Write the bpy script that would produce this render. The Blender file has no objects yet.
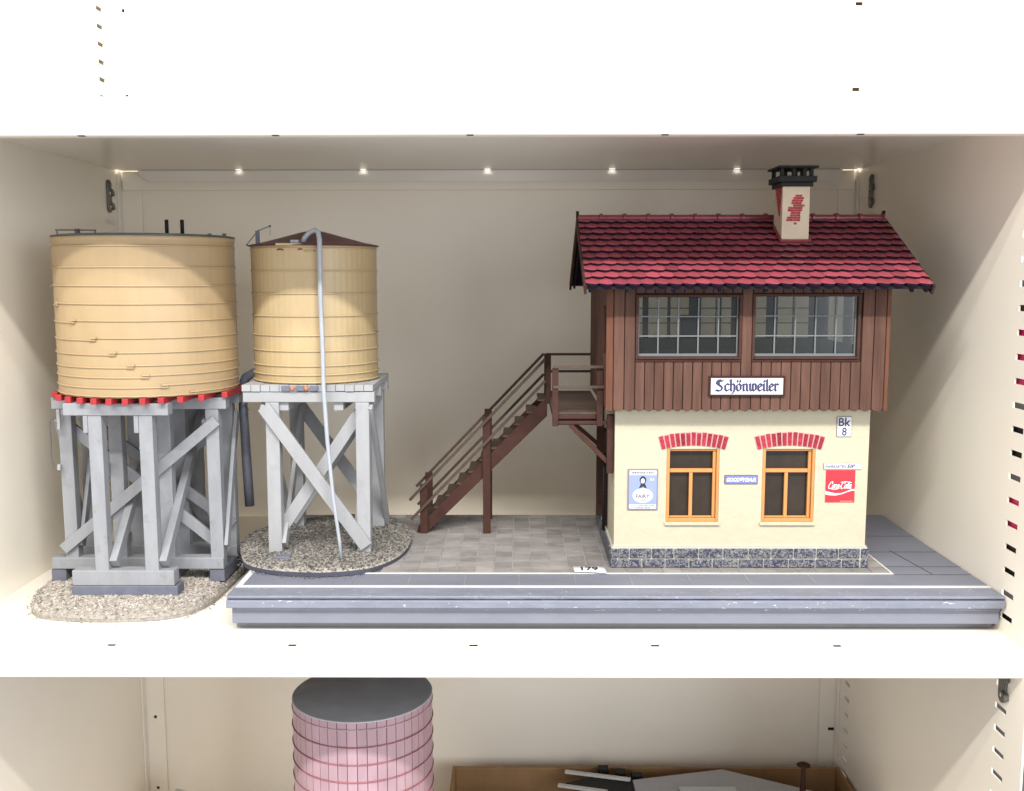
import bpy, math, random
from mathutils import Vector, Matrix
import numpy as np
random.seed(7)
scene = bpy.context.scene
col = scene.collection

# ------------------------------------------------------------------ camera
CAM_LOC = Vector((.0372, 0, .304))
PITCH, YAW, ROLL, FPX = .12, -.0065, -.0011, 1000.0
def make_camera():
    cy, sy, cp, sp, cr, sr = math.cos(YAW), math.sin(YAW), math.cos(PITCH), math.sin(PITCH), math.cos(ROLL), math.sin(ROLL)
    fwd = Vector((sy*cp, cy*cp, -sp)); right = Vector((cy, -sy, 0)); up = right.cross(fwd)
    r2 = right*cr + up*sr; u2 = -right*sr + up*cr
    m = Matrix((r2, u2, -fwd)).transposed().to_4x4(); m.translation = CAM_LOC
    cd = bpy.data.cameras.new('camera'); cd.sensor_width = 36; cd.lens = FPX/1024*36
    cd.clip_start = .01; cd.clip_end = 60
    o = bpy.data.objects.new('camera', cd); col.objects.link(o); o.matrix_world = m
    scene.camera = o
make_camera()

# ------------------------------------------------------------------ light
w = bpy.data.worlds.new('World'); scene.world = w; w.use_nodes = True
bg = w.node_tree.nodes['Background']; bg.inputs[0].default_value = (.95, .96, 1, 1); bg.inputs[1].default_value = 1.08
def area(name, loc, target, size, power, color, spread=180):
    l = bpy.data.lights.new(name, 'AREA'); l.shape = 'RECTANGLE'; l.size = size[0]; l.size_y = size[1]
    l.energy = power; l.color = color; l.spread = math.radians(spread)
    o = bpy.data.objects.new(name, l); col.objects.link(o); o.location = loc
    o.rotation_euler = (Vector(target)-Vector(loc)).to_track_quat('-Z', 'Y').to_euler()
area('ceiling_tube', (-.05, -.62, 1.62), (-.05, 1.0, .2), (2.3, .06), 72, (1, .985, .95))
area('ceiling_tube', (-.05, -.42, 1.74), (-.05, 1.0, .2), (2.3, .06), 22, (1, .985, .95))
area('room_window', (1.6, -1.5, .48), (-.1, 1.1, .1), (1.2, 1.0), 30, (.84, .91, 1))
scene.view_settings.view_transform = 'Standard'; scene.view_settings.look = 'None'
scene.view_settings.exposure = 0; scene.view_settings.gamma = 1
scene.render.engine = 'CYCLES'
scene.cycles.max_bounces = 12; scene.cycles.diffuse_bounces = 6; scene.cycles.transparent_max_bounces = 16

# ------------------------------------------------------------------ materials
def nt(name):
    m = bpy.data.materials.new(name); m.use_nodes = True
    t = m.node_tree; b = t.nodes['Principled BSDF']
    return m, t, b
def N(t, kind, **kw):
    n = t.nodes.new(kind)
    for k, v in kw.items():
        if k in n.inputs: n.inputs[k].default_value = v
        else: setattr(n, k, v)
    return n
def c4(c): return (c[0], c[1], c[2], 1)
def paint(name, c, rough=.5, var=.08, scale=60, bump=.0, bscale=400, stretch=(1, 1, 1), isl=0., spec=.5, chips=None, chip_t=.66, chip_scale=300, chip_stretch=(1,1,1), metallic=0, coat=0, dirt=None, dirt_t=.55, dirt_scale=40):
    m, t, b = nt(name); L = t.links
    tc = N(t, 'ShaderNodeTexCoord'); mp = N(t, 'ShaderNodeMapping'); mp.inputs['Scale'].default_value = stretch
    L.new(tc.outputs['Object'], mp.inputs[0])
    no = N(t, 'ShaderNodeTexNoise', Scale=scale, Detail=5, Roughness=.65); L.new(mp.outputs[0], no.inputs['Vector'])
    mr = N(t, 'ShaderNodeMapRange'); mr.inputs[1].default_value = .3; mr.inputs[2].default_value = .7
    mr.inputs[3].default_value = 1-var; mr.inputs[4].default_value = 1+var; L.new(no.outputs[0], mr.inputs[0])
    val = mr.outputs[0]
    if isl:
        g = N(t, 'ShaderNodeNewGeometry'); m2 = N(t, 'ShaderNodeMapRange'); m2.inputs[3].default_value = 1-isl; m2.inputs[4].default_value = 1+isl
        L.new(g.outputs['Random Per Island'], m2.inputs[0])
        mm = N(t, 'ShaderNodeMath', operation='MULTIPLY'); L.new(val, mm.inputs[0]); L.new(m2.outputs[0], mm.inputs[1]); val = mm.outputs[0]
    vm = N(t, 'ShaderNodeVectorMath', operation='SCALE'); vm.inputs[0].default_value = c[:3]; L.new(val, vm.inputs['Scale'])
    out = vm.outputs[0]
    def over(outp, colr, thr, sc, st, soft=.03):
        mp2 = N(t, 'ShaderNodeMapping'); mp2.inputs['Scale'].default_value = st; L.new(tc.outputs['Object'], mp2.inputs[0])
        n2 = N(t, 'ShaderNodeTexNoise', Scale=sc, Detail=6, Roughness=.7); L.new(mp2.outputs[0], n2.inputs['Vector'])
        r = N(t, 'ShaderNodeMapRange'); r.inputs[1].default_value = thr; r.inputs[2].default_value = thr+soft; L.new(n2.outputs[0], r.inputs[0])
        mx = N(t, 'ShaderNodeMix', data_type='RGBA'); L.new(r.outputs[0], mx.inputs[0]); L.new(outp, mx.inputs[6]); mx.inputs[7].default_value = c4(colr)
        return mx.outputs[2]
    if dirt: out = over(out, dirt, dirt_t, dirt_scale, (1, 1, 1), .25)
    if chips: out = over(out, chips, chip_t, chip_scale, chip_stretch)
    L.new(out, b.inputs['Base Color'])
    b.inputs['Roughness'].default_value = rough; b.inputs['Specular IOR Level'].default_value = spec
    b.inputs['Metallic'].default_value = metallic; b.inputs['Coat Weight'].default_value = coat
    if bump:
        mp3 = N(t, 'ShaderNodeMapping'); mp3.inputs['Scale'].default_value = stretch; L.new(tc.outputs['Object'], mp3.inputs[0])
        n3 = N(t, 'ShaderNodeTexNoise', Scale=bscale, Detail=4); L.new(mp3.outputs[0], n3.inputs['Vector'])
        bu = N(t, 'ShaderNodeBump', Strength=1.0, Distance=bump); L.new(n3.outputs[0], bu.inputs['Height']); L.new(bu.outputs[0], b.inputs['Normal'])
    return m
def ramp_mat(name, stops, rough=.8, scale=300, bump=0, per_island=False, vor=False):
    m, t, b = nt(name); L = t.links
    r = N(t, 'ShaderNodeValToRGB'); e = r.color_ramp.elements
    while len(e) < len(stops): e.new(.5)
    for k, (p, c) in enumerate(stops): e[k].position = p; e[k].color = c4(c)
    tc = N(t, 'ShaderNodeTexCoord')
    if per_island:
        g = N(t, 'ShaderNodeNewGeometry'); L.new(g.outputs['Random Per Island'], r.inputs[0])
    else:
        n = N(t, 'ShaderNodeTexNoise', Scale=scale, Detail=3, Roughness=.6, Distortion=1.2); L.new(tc.outputs['Object'], n.inputs['Vector']); L.new(n.outputs[0], r.inputs[0])
        if bump:
            bu = N(t, 'ShaderNodeBump', Strength=1, Distance=bump); L.new(n.outputs[0], bu.inputs['Height']); L.new(bu.outputs[0], b.inputs['Normal'])
    L.new(r.outputs[0], b.inputs['Base Color']); b.inputs['Roughness'].default_value = rough
    return m
def glass(name, tint, trans, rough=.05):
    m, t, b = nt(name); L = t.links
    out = t.nodes['Material Output']; t.nodes.remove(b)
    tr = N(t, 'ShaderNodeBsdfTransparent'); tr.inputs[0].default_value = c4(tint)
    gl = N(t, 'ShaderNodeBsdfGlossy'); gl.inputs['Roughness'].default_value = .18
    df = N(t, 'ShaderNodeBsdfDiffuse'); df.inputs[0].default_value = (.5, .5, .48, 1)
    m1 = N(t, 'ShaderNodeMixShader'); m1.inputs[0].default_value = 1-trans
    fr = N(t, 'ShaderNodeFresnel', IOR=1.28); m2 = N(t, 'ShaderNodeMixShader')
    L.new(tr.outputs[0], m1.inputs[1]); L.new(df.outputs[0], m1.inputs[2]); L.new(fr.outputs[0], m2.inputs[0]); L.new(m1.outputs[0], m2.inputs[1]); L.new(gl.outputs[0], m2.inputs[2])
    L.new(m2.outputs[0], out.inputs[0])
    return m
M = {}
M['cabinet'] = paint('cream_enamel', (.895, .825, .70), rough=.25, var=.02, scale=9, chips=(.52, .46, .37), chip_t=.80, chip_scale=26, bump=.00003, bscale=700)
M['shelf'] = paint('white_shelf_enamel', (.84, .79, .70), rough=.24, var=.015, scale=12, chips=(.35, .32, .28), chip_t=.815, chip_scale=60, bump=.00003, bscale=500)
M['metal_dark'] = paint('galvanised_clip', (.16, .155, .14), rough=.42, var=.2, scale=300, metallic=.6)
M['corner_strip_and_hole_shade'] = paint('dark_corner_strip_and_hole_shade', (.02, .018, .016), rough=.9)
M['tank_ochre'] = paint('ochre_tank_paint', (.385, .275, .150), rough=.45, var=.055, scale=45, stretch=(1, 1, .35), bump=.00012, bscale=160, chips=(.25, .13, .05), chip_t=.79, chip_scale=260)
M['tank_pale'] = paint('pale_yellow_tank_paint', (.43, .32, .172), rough=.42, var=.06, scale=70, stretch=(1, 1, .25), bump=.0001, bscale=200, chips=(.30, .17, .08), chip_t=.77, chip_scale=300)
M['pink'] = paint('pink_tank_paint', (.43, .275, .305), rough=.38, var=.10, scale=60, stretch=(1, 1, .3), isl=.07, bump=.00008, bscale=250, chips=(.12, .03, .05), chip_t=.76, chip_scale=350)
M['pink_hoop'] = paint('maroon_worn_hoop', (.30, .10, .12), rough=.5, var=.2, scale=150)
M['timber'] = paint('grey_painted_timber', (.25, .255, .27), dirt=(.17, .168, .165), dirt_t=.56, dirt_scale=55, rough=.62, var=.10, scale=80, stretch=(1, 1, .3), bump=.00015, bscale=350, chips=(.62, .60, .58), chip_t=.74, chip_scale=240)
M['timber_pale'] = paint('pale_grey_painted_timber', (.305, .305, .31), dirt=(.22, .215, .21), dirt_t=.58, dirt_scale=60, rough=.6, var=.09, scale=80, stretch=(1, 1, .3), isl=.05, bump=.00015, bscale=350, chips=(.33, .32, .31), chip_t=.745, chip_scale=260)
M['timber_dark'] = paint('slate_painted_block', (.125, .13, .165), rough=.6, var=.12, scale=90, bump=.00012, bscale=300)
M['red'] = paint('red_joist_paint', (.34, .020, .024), rough=.5, var=.13, scale=160, bump=.0001, bscale=500)
M['roof_grey'] = paint('dark_grey_roof_paint', (.075, .078, .095), rough=.38, var=.15, scale=60, bump=.0002, bscale=120)
M['maroon'] = paint('maroon_roof_paint', (.085, .02, .026), rough=.45, var=.2, scale=80, bump=.0002, bscale=200, chips=(.45, .22, .22), chip_t=.73, chip_scale=160)
M['black'] = paint('black_plastic', (.010, .009, .010), rough=.6, spec=.25, var=.2)
M['iron'] = paint('dark_iron_paint', (.09, .085, .10), rough=.5, var=.2, scale=200)
M['hose'] = paint('grey_hose', (.33, .35, .38), rough=.4, var=.05)
M['grey_pipe'] = paint('slate_grey_pipe', (.12, .125, .155), rough=.5, var=.15, scale=200, chips=(.4, .4, .42), chip_t=.72, chip_scale=200)
M['bracket'] = paint('brown_bolt', (.55, .16, .06), rough=.5)
M['platform'] = paint('blue_grey_platform_paint', (.175, .182, .222), rough=.5, var=.08, scale=35, stretch=(.5, 1, 1), bump=.0002, bscale=160, dirt=(.20, .21, .26), dirt_t=.6, dirt_scale=25)
M['platform_worn'] = paint('worn_blue_grey_edge_paint', (.185, .195, .24), rough=.55, var=.13, scale=70, stretch=(.35, 1, 1), bump=.0006, bscale=180, chips=(.62, .62, .63), chip_t=.635, chip_scale=400, chip_stretch=(.4, .8, 1.2), dirt=(.15, .165, .22), dirt_t=.58, dirt_scale=60)
M['platform_base'] = paint('grey_base_strip', (.19, .19, .205), rough=.55, var=.1, chips=(.45, .30, .33), chip_t=.74, chip_scale=90)
M['white_line'] = paint('white_line_paint', (.60, .60, .58), rough=.55, var=.05, scale=150)
M['cream_line'] = paint('cream_line_paint', (.66, .65, .58), rough=.55, var=.2, scale=120)
M['paving'] = paint('weathered_paving', (.225, .205, .195), rough=.85, var=.26, scale=70, stretch=(.4, 1, 1), isl=.17, bump=.0002, bscale=500, dirt=(.29, .27, .245), dirt_t=.52, dirt_scale=55)
M['joint'] = paint('pale_joint', (.29, .285, .27), rough=.9, var=.3, scale=50)
M['plaster'] = paint('cream_plaster', (.455, .408, .292), rough=.75, var=.03, scale=20, bump=.0011, bscale=85, dirt=(.40, .35, .26), dirt_t=.60, dirt_scale=22, chips=(.36, .30, .2), chip_t=.76, chip_scale=60)
M['stone'] = ramp_mat('marbled_slate_stone', [(0, (.012, .015, .035)), (.46, (.03, .033, .065)), (.52, (.09, .09, .105)), (.59, (.27, .265, .24)), (.66, (.08, .08, .09)), (1, (.05, .05, .07))], rough=.75, scale=430, bump=.0006)
M['mortar'] = paint('pale_mortar', (.46, .44, .38), rough=.9, var=.06)
M['brick'] = paint('red_arch_brick', (.27, .028, .042), rough=.85, spec=.15, var=.4, scale=500, isl=.25)
M['brick_joint'] = paint('pink_mortar', (.50, .26, .25), rough=.8, var=.1, scale=300)
M['brick_old'] = paint('worn_red_brick', (.33, .03, .04), rough=.8, var=.2, scale=400, isl=.25)
M['orange'] = paint('orange_window_paint', (.52, .225, .065), rough=.42, var=.06, scale=90, stretch=(1, 1, .4))
M['brown'] = paint('brown_stained_boards', (.098, .050, .036), rough=.8, spec=.15, var=.30, scale=130, stretch=(1, 1, .10), isl=.13, bump=.0003, bscale=320, chips=(.36, .22, .17), chip_t=.72, chip_scale=190, chip_stretch=(1,1,.4))
M['brown_plain'] = paint('brown_trim', (.050, .021, .015), rough=.7, spec=.2, var=.2, scale=120, stretch=(1, 1, 1), bump=.0002, bscale=300, chips=(.40, .25, .20), chip_t=.77, chip_scale=200)
M['brown_dark'] = paint('dark_brown_timber', (.040, .020, .016), rough=.8, spec=.1, var=.2, scale=120)
M['brown_light'] = paint('orange_brown_corner', (.12, .052, .033), rough=.8, spec=.1, var=.2, scale=150, stretch=(1, 1, .2))
M['rail'] = paint('grey_brown_rail', (.070, .046, .034), rough=.6, spec=.25, var=.15, scale=150)
M['tile'] = paint('red_clay_tile', (.27, .050, .066), rough=.36, var=.12, scale=120, isl=.22, bump=.00012, bscale=500)
M['deck_lip_shade'] = paint('dark_deck_and_lip_shade', (.016, .008, .02), rough=.8, spec=.1)  # roof deck colour; on the tile lips it stands for the shade there
M['ridge'] = paint('ridge_tile_paint', (.20, .03, .04), rough=.4, var=.15, scale=120, isl=.1)
M['fascia'] = paint('blackish_fascia', (.016, .012, .018), rough=.8, spec=.1)
M['chim_cream'] = paint('chimney_plaster', (.52, .44, .32), rough=.8, var=.07, scale=80, bump=.0004, bscale=150)
M['muntin'] = paint('pale_grey_window_bar', (.135, .145, .145), rough=.7, spec=.2, var=.05)
M['glass'] = glass('clear_pane', (.78, .82, .80), .985)
M['dark_glass'] = paint('brown_backed_pane', (.030, .021, .014), rough=.3, spec=.3, var=.25, scale=40)
M['interior'] = paint('dark_interior', (.025, .022, .02), rough=.9, spec=.1)
M['curtain'] = paint('interior_slate', (.035, .038, .05), rough=.8, spec=.1)
M['sign_white'] = paint('white_enamel_sign', (.58, .58, .60), rough=.3, var=.01)
M['navy'] = paint('navy_lettering', (.022, .018, .075), rough=.4)
M['blackink'] = paint('black_lettering', (.02, .02, .022), rough=.5)
M['sign_frame'] = paint('maroon_sign_frame', (.045, .018, .016), rough=.8, spec=.1)
M['sign_blue'] = paint('pale_blue_sign', (.24, .285, .56), rough=.35, var=.03)
M['sign_periwinkle'] = paint('periwinkle_sign', (.15, .16, .38), rough=.35, var=.03)
M['sign_grey'] = paint('grey_sign_edge', (.20, .17, .19), rough=.5)
M['cola_red'] = paint('red_sign_enamel', (.60, .018, .03), rough=.35, var=.02)
M['pale_blue_text'] = paint('pale_blue_lettering', (.74, .78, .92), rough=.4)
M['paper'] = paint('white_paper', (.62, .62, .63), rough=.7, var=.01)
M['cardboard'] = paint('cardboard', (.33, .185, .08), rough=.85, var=.10, scale=30, stretch=(1, 1, .3), bump=.0001, bscale=200)
M['grey_sheet'] = paint('grey_plastic_sheet', (.42, .41, .42), rough=.45, var=.03)
M['white_plastic'] = paint('pale_plastic', (.62, .60, .56), rough=.5)
M['magenta'] = paint('magenta_plastic', (.60, .03, .14), rough=.4)
M['gravel_base'] = paint('gravel_bed', (.30, .27, .235), rough=.95, var=.35, scale=300, bump=.001, bscale=500)
M['gravel'] = ramp_mat('beige_gravel', [(0, (.13, .11, .09)), (.15, (.29, .25, .205)), (.55, (.39, .345, .295)), (.86, (.50, .46, .42)), (.97, (.11, .105, .11))], rough=.85, per_island=True)
M['gravel_dark'] = ramp_mat('grey_brown_gravel', [(0, (.035, .032, .029)), (.3, (.088, .08, .068)), (.65, (.145, .132, .115)), (.88, (.25, .235, .21)), (.97, (.04, .04, .05))], rough=.85, per_island=True)
M['rim_seam_gap'] = paint('dark_rim_seam_and_gap_shade', (.05, .052, .075), rough=.6)
M['lid_grey'] = paint('flat_grey_lid', (.50, .49, .50), rough=.55, var=.12, scale=30)
M['skin'] = paint('outer_zinc_skin', (.42, .42, .44), rough=.6)
M['sticker'] = paint('old_sticker', (.72, .69, .60), rough=.7)

# ------------------------------------------------------------------ mesh builder
ORG = {}
class MB:
    def __init__(s): s.v = []; s.f = []; s.sm = []
    def add(s, vs, fs, smooth=False):
        k = len(s.v); s.v += [tuple(p) for p in vs]; s.f += [tuple(i+k for i in f) for f in fs]; s.sm += [smooth]*len(fs)
    def box(s, x0, x1, y0, y1, z0, z1):
        s.add([(x0,y0,z0),(x1,y0,z0),(x1,y1,z0),(x0,y1,z0),(x0,y0,z1),(x1,y0,z1),(x1,y1,z1),(x0,y1,z1)],
              [(0,3,2,1),(4,5,6,7),(0,1,5,4),(1,2,6,5),(2,3,7,6),(3,0,4,7)])
    def beam(s, p, q, w, d, up=(0, 1, 0)):
        p, q = Vector(p), Vector(q); a = (q-p).normalized(); u = Vector(up); r = a.cross(u).normalized(); u = r.cross(a).normalized()
        vs = [c + r*(i*w/2) + u*(j*d/2) for c in (p, q) for (i, j) in ((-1,-1),(1,-1),(1,1),(-1,1))]
        s.add(vs, [(0,1,2,3)[::-1],(4,5,6,7),(0,1,5,4),(1,2,6,5),(2,3,7,6),(3,0,4,7)])
    def tube(s, pts, r, n=10, cap=True, closed=False):
        pts = [Vector(p) for p in pts]; rings = []; m = len(pts); base = len(s.v); vs = []; prev = None
        for i, p in enumerate(pts):
            if closed: t = (pts[(i+1) % m]-pts[i-1])
            else: t = pts[min(i+1, m-1)]-pts[max(i-1, 0)]
            t.normalize()
            if prev is None: prev = t.orthogonal().normalized()
            a = (prev - t*prev.dot(t)).normalized(); prev = a; b = t.cross(a)
            rr = r[i] if isinstance(r, (list, tuple)) else r
            vs += [p + (a*math.cos(2*math.pi*k/n)+b*math.sin(2*math.pi*k/n))*rr for k in range(n)]
        fs = []
        for i in range(m if closed else m-1):
            j = (i+1) % m
            for k in range(n): fs.append((i*n+k, i*n+(k+1) % n, j*n+(k+1) % n, j*n+k))
        if cap and not closed: fs += [tuple(range(n))[::-1], tuple((m-1)*n+k for k in range(n))]
        s.add(vs, fs, True)
    def prism(s, poly, axis, a, b, smooth=False):
        def P(u, v, c): return {'X': (c,u,v), 'Y': (u,c,v), 'Z': (u,v,c)}[axis]
        n = len(poly)
        vs = [P(u, v, a) for u, v in poly]+[P(u, v, b) for u, v in poly]
        s.add(vs, [tuple(range(n))[::-1], tuple(range(n, 2*n))]+[(i, (i+1) % n, n+(i+1) % n, n+i) for i in range(n)], smooth)
    def lathe(s, cx, cy, prof, n=64, smooth=True, rad=None):
        vs = []; m = len(prof)
        for k in range(n):
            th = 2*math.pi*k/n; g = rad[k % len(rad)] if rad else 0
            for (r, z) in prof: vs.append((cx+(r+(g if r > .001 else 0))*math.cos(th), cy+(r+(g if r > .001 else 0))*math.sin(th), z))
        s.add(vs, [(k*m+i, ((k+1) % n)*m+i, ((k+1) % n)*m+i+1, k*m+i+1) for k in range(n) for i in range(m-1)], smooth)
    def grid_wall(s, us, vs_, filled, axis, a, b):
        """slab between a and b on axis; cells where filled(i,j) is False are real openings"""
        def P(u, v, c): return {'X': (c,u,v), 'Y': (u,c,v), 'Z': (u,v,c)}[axis]
        idx = {}; V = []
        def vid(i, j, c):
            k = (i, j, c)
            if k not in idx: idx[k] = len(V); V.append(P(us[i], vs_[j], (a, b)[c]))
            return idx[k]
        F = []; nu, nv = len(us)-1, len(vs_)-1
        ok = lambda i, j: 0 <= i < nu and 0 <= j < nv and filled(i, j)
        for i in range(nu):
            for j in range(nv):
                if not ok(i, j): continue
                for c in (0, 1): F.append((vid(i,j,c), vid(i+1,j,c), vid(i+1,j+1,c), vid(i,j+1,c)))
                for (di, dj, e) in ((-1,0,((i,j),(i,j+1))), (1,0,((i+1,j),(i+1,j+1))), (0,-1,((i,j),(i+1,j))), (0,1,((i,j+1),(i+1,j+1)))):
                    if not ok(i+di, j+dj): F.append((vid(*e[0],0), vid(*e[1],0), vid(*e[1],1), vid(*e[0],1)))
        s.add(V, F)
    def wall(s, u0, u1, v0, v1, axis, a, b, holes):
        us = sorted({u0, u1} | {h[0] for h in holes} | {h[1] for h in holes}); vs_ = sorted({v0, v1} | {h[2] for h in holes} | {h[3] for h in holes})
        def filled(i, j):
            cu, cv = (us[i]+us[i+1])/2, (vs_[j]+vs_[j+1])/2
            return not any(h[0] < cu < h[1] and h[2] < cv < h[3] for h in holes)
        s.grid_wall(us, vs_, filled, axis, a, b)
    def build(s, name, mat, parent=None, bevel=0, seg=2, label=None, kind=None, **tags):
        o0 = ORG.get(parent.name, Vector((0,0,0))) if parent else Vector((0,0,0))
        me = bpy.data.meshes.new(name)
        me.from_pydata([(v[0]-o0.x, v[1]-o0.y, v[2]-o0.z) for v in s.v], [], s.f)
        me.polygons.foreach_set('use_smooth', s.sm)
        mats = mat if isinstance(mat, list) else [mat]
        for m_ in mats: me.materials.append(M[m_])
        import bmesh
        bm = bmesh.new(); bm.from_mesh(me); bmesh.ops.recalc_face_normals(bm, faces=bm.faces); bm.to_mesh(me); bm.free()
        me.update()
        o = bpy.data.objects.new(name, me); col.objects.link(o)
        if parent: o.parent = parent
        ORG[o.name] = o0
        if bevel:
            md = o.modifiers.new('bevel', 'BEVEL'); md.width = bevel; md.segments = seg; md.limit_method = 'ANGLE'; md.angle_limit = math.radians(40); md.harden_normals = False
        if label: o['label'] = label
        if kind: o['kind'] = kind
        for k, v in tags.items(): o[k] = v
        return o
def thing(name, label, cat, loc, group=None):
    o = bpy.data.objects.new(name, None); col.objects.link(o); o.location = loc; o.empty_display_size = .01
    o['label'] = label; o['category'] = cat
    if group: o['group'] = group
    ORG[o.name] = Vector(loc); return o
def boxo(name, mat, parent, *b, bevel=0, **k):
    m = MB(); m.box(*b); return m.build(name, mat, parent, bevel=bevel, **k)

# ---- lettering
def hull(pts):
    pts = sorted(set((round(x, 7), round(y, 7)) for x, y in pts))
    def half(p):
        h = []
        for q in p:
            while len(h) > 1 and (h[-1][0]-h[-2][0])*(q[1]-h[-2][1])-(h[-1][1]-h[-2][1])*(q[0]-h[-2][0]) <= 0: h.pop()
            h.append(q)
        return h
    a, b = half(pts), half(pts[::-1]); return a[:-1]+b[:-1]
def pen(mb, strokes, x, z, sx, sz, y, nibw, nibt, ang, th=.00015, shear=0):
    ca, sa = math.cos(ang), math.sin(ang)
    nib = [(i*nibw/2*ca-j*nibt/2*sa, i*nibw/2*sa+j*nibt/2*ca) for i, j in ((-1,-1),(1,-1),(1,1),(-1,1))]
    kk = 0
    for st in strokes:
        P = [(x+(u+shear*v)*sx, z+v*sz) for u, v in st]
        for p, q in (zip(P, P[1:]) if len(P) > 1 else [(P[0], P[0])]):
            mb.prism(hull([(c[0]+n[0], c[1]+n[1]) for c in (p, q) for n in nib]), 'Y', y-th-.000004*(kk % 7), y); kk += 1
def text(mb, s, x, z, h, y, width=None, bold=0, center=True, shear=0, th=.00015, axis='Y', flip=1):
    cu = bpy.data.curves.new('t', 'FONT'); cu.body = s; cu.size = 1; cu.offset = bold; cu.shear = shear; cu.resolution_u = 3
    ob = bpy.data.objects.new('t', cu); col.objects.link(ob)
    dg = bpy.context.evaluated_depsgraph_get(); me = bpy.data.meshes.new_from_object(ob.evaluated_get(dg))
    vs = [v.co.copy() for v in me.vertices]; fs = [tuple(p.vertices) for p in me.polygons]
    bpy.data.objects.remove(ob); bpy.data.meshes.remove(me)
    x0, x1 = min(v.x for v in vs), max(v.x for v in vs); z0, z1 = min(v.y for v in vs), max(v.y for v in vs)
    k = h/(z1-z0); kx = width/(x1-x0) if width else k; ox = x-(x1-x0)*kx/2 if center else x
    if axis == 'Y': mb.add([(ox+(v.x-x0)*kx, y-th, z+(v.y-z0)*k) for v in vs], fs)
    else: mb.add([(ox+(v.x-x0)*kx, z+(v.y-z0)*k, y+th) for v in vs], fs)

# ================================================================== CABINET
XL, XR, YB, YF = -.4507, .450, 1.245, .786
cab = thing('metal_cabinet', 'cream enamelled steel cabinet with slotted side walls enclosing the shelves', 'cabinet', (0, 1.0, -.43))
PIT = .0201
def slot_holes(z_ref, cols, lo, hi, h=.0052):
    out = []
    k0 = int((lo-z_ref)/PIT)-1
    for (y0, y1) in cols:
        for k in range(k0, k0+200):
            z = z_ref+k*PIT
            if z-h > lo and z+h < hi: out.append((y0, y1, z-h/2, z+h/2))
    return out
ZLO, ZHI = -.425, 1.10
m = MB(); m.wall(YF-.005, YB, ZLO, ZHI, 'X', XR, XR+.0015, slot_holes(.0353, [(.8110, .8305)], ZLO, ZHI)+slot_holes(.0353, [(1.197, 1.2145)], ZLO, -.01))
m.build('side_panel', 'cabinet', cab)
m = MB(); m.wall(YF-.005, YB, ZLO, ZHI, 'X', XL-.0015, XL, slot_holes(.0290, [(.8110, .8305)], ZLO, ZHI)+slot_holes(.0290, [(1.197, 1.2145)], .43, ZHI))
m.build('side_panel', 'cabinet', cab)
for sx in (-1, 1):   # outer skin, seen only through the slots
    x = (XR+.045) if sx > 0 else (XL-.045)
    m = MB(); m.box(x, x+.001, YF-.005, YB+.012, ZLO, ZHI)
    m.build('outer_skin', 'skin', cab, bevel=0)
boxo('back_panel', 'cabinet', cab, XL-.05, XR+.05, YB+.003, YB+.004, ZLO, ZHI)
# corner strips with punched holes
for (a, b, hs) in ((XL, -.4254, [(-.4378, .5195+.0), (-.4378, .6197), (-.4378, -.2694), (-.4384, -.3674), (-.4378, .32), (-.4378, .22), (-.4378, .12)]),
                   (.4285, XR, [(.4445, .6253), (.4445, .5258), (.4449, -.2842), (.4449, -.3842), (.4445, .32)])):
    m = MB(); m.wall(a, b, ZLO, ZHI, 'Y', YB, YB+.002, [(x-(.0018 if a < 0 else .0042), x+(.0018 if a < 0 else .0042), z-.002, z+.002) for x, z in hs])
    m.build('corner_strip', 'cabinet', cab, bevel=.0004)
boxo('corner_strip', 'corner_strip_and_hole_shade', cab, XL, -.428, YB+.0022, YB+.0028, ZLO, ZHI)
boxo('corner_strip', 'corner_strip_and_hole_shade', cab, .431, XR, YB+.0022, YB+.0028, ZLO, ZHI)
m = MB(); m.box(XL+.0045, XR-.0045, YB-.0045, YB-.0002, .4072, .4300); m.build('back_rail', 'cabinet', cab, bevel=.0006)
boxo('bottom_panel', 'cabinet', cab, XL, XR, YF, YB, ZLO-.004, ZLO)
boxo('roof_panel', 'cabinet', cab, XL-.05, XR+.05, YF, YB, ZHI, ZHI+.004)
# wall flange strip between side wall and corner strip (catches light)
for x0, x1 in ((XL, XL+.0022), (XR-.0022, XR)):
    boxo('corner_bead', 'shelf', cab, x0, x1, YB-.012, YB-.0005, ZLO, ZHI, bevel=.0008)

def shelf(name, label, ztop, lip, holes_front, holes_rear, group):
    t = thing(name, label, 'shelf', (0, 1.0, ztop), group)
    x0, x1 = XL+.00003, XR-.00003
    m = MB()
    hl = [(x-.0035, x+.0035, holes_front-.0033, holes_front+.0033) for x in (-.45+.15*i for i in range(1, 6))] if holes_front else []
    hr = [(x-.0036, x+.0036, 1.2225, 1.2300) for x in (-.3, -.15, 0, .15, .3)] if holes_rear else []
    m.wall(x0, x1, YF+.002, 1.2402, 'Z', ztop-.0012, ztop, hl+hr+([(x0+.0001, x0+.0052, 1.226, 1.2401), (x1-.0052, x1-.0001, 1.226, 1.2401)] if holes_rear else []))
    m.build('shelf_sheet', 'shelf', t)
    # rounded front lip
    prof = [(YF+.0025, ztop+.0002), (YF+.0008, ztop-.0005), (YF, ztop-.0022), (YF, ztop-lip+.0022), (YF+.0006, ztop-lip+.0008), (YF+.002, ztop-lip),
            (YF+.0125, ztop-lip), (YF+.0125, ztop-lip+.0012), (YF+.0022, ztop-lip+.0012), (YF+.0013, ztop-lip+.003), (YF+.0013, ztop-.0014), (YF+.0025, ztop-.0014)]
    m = MB(); m.prism(prof, 'X', x0, x1); m.build('front_lip', 'shelf', t)
    return t
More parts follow.
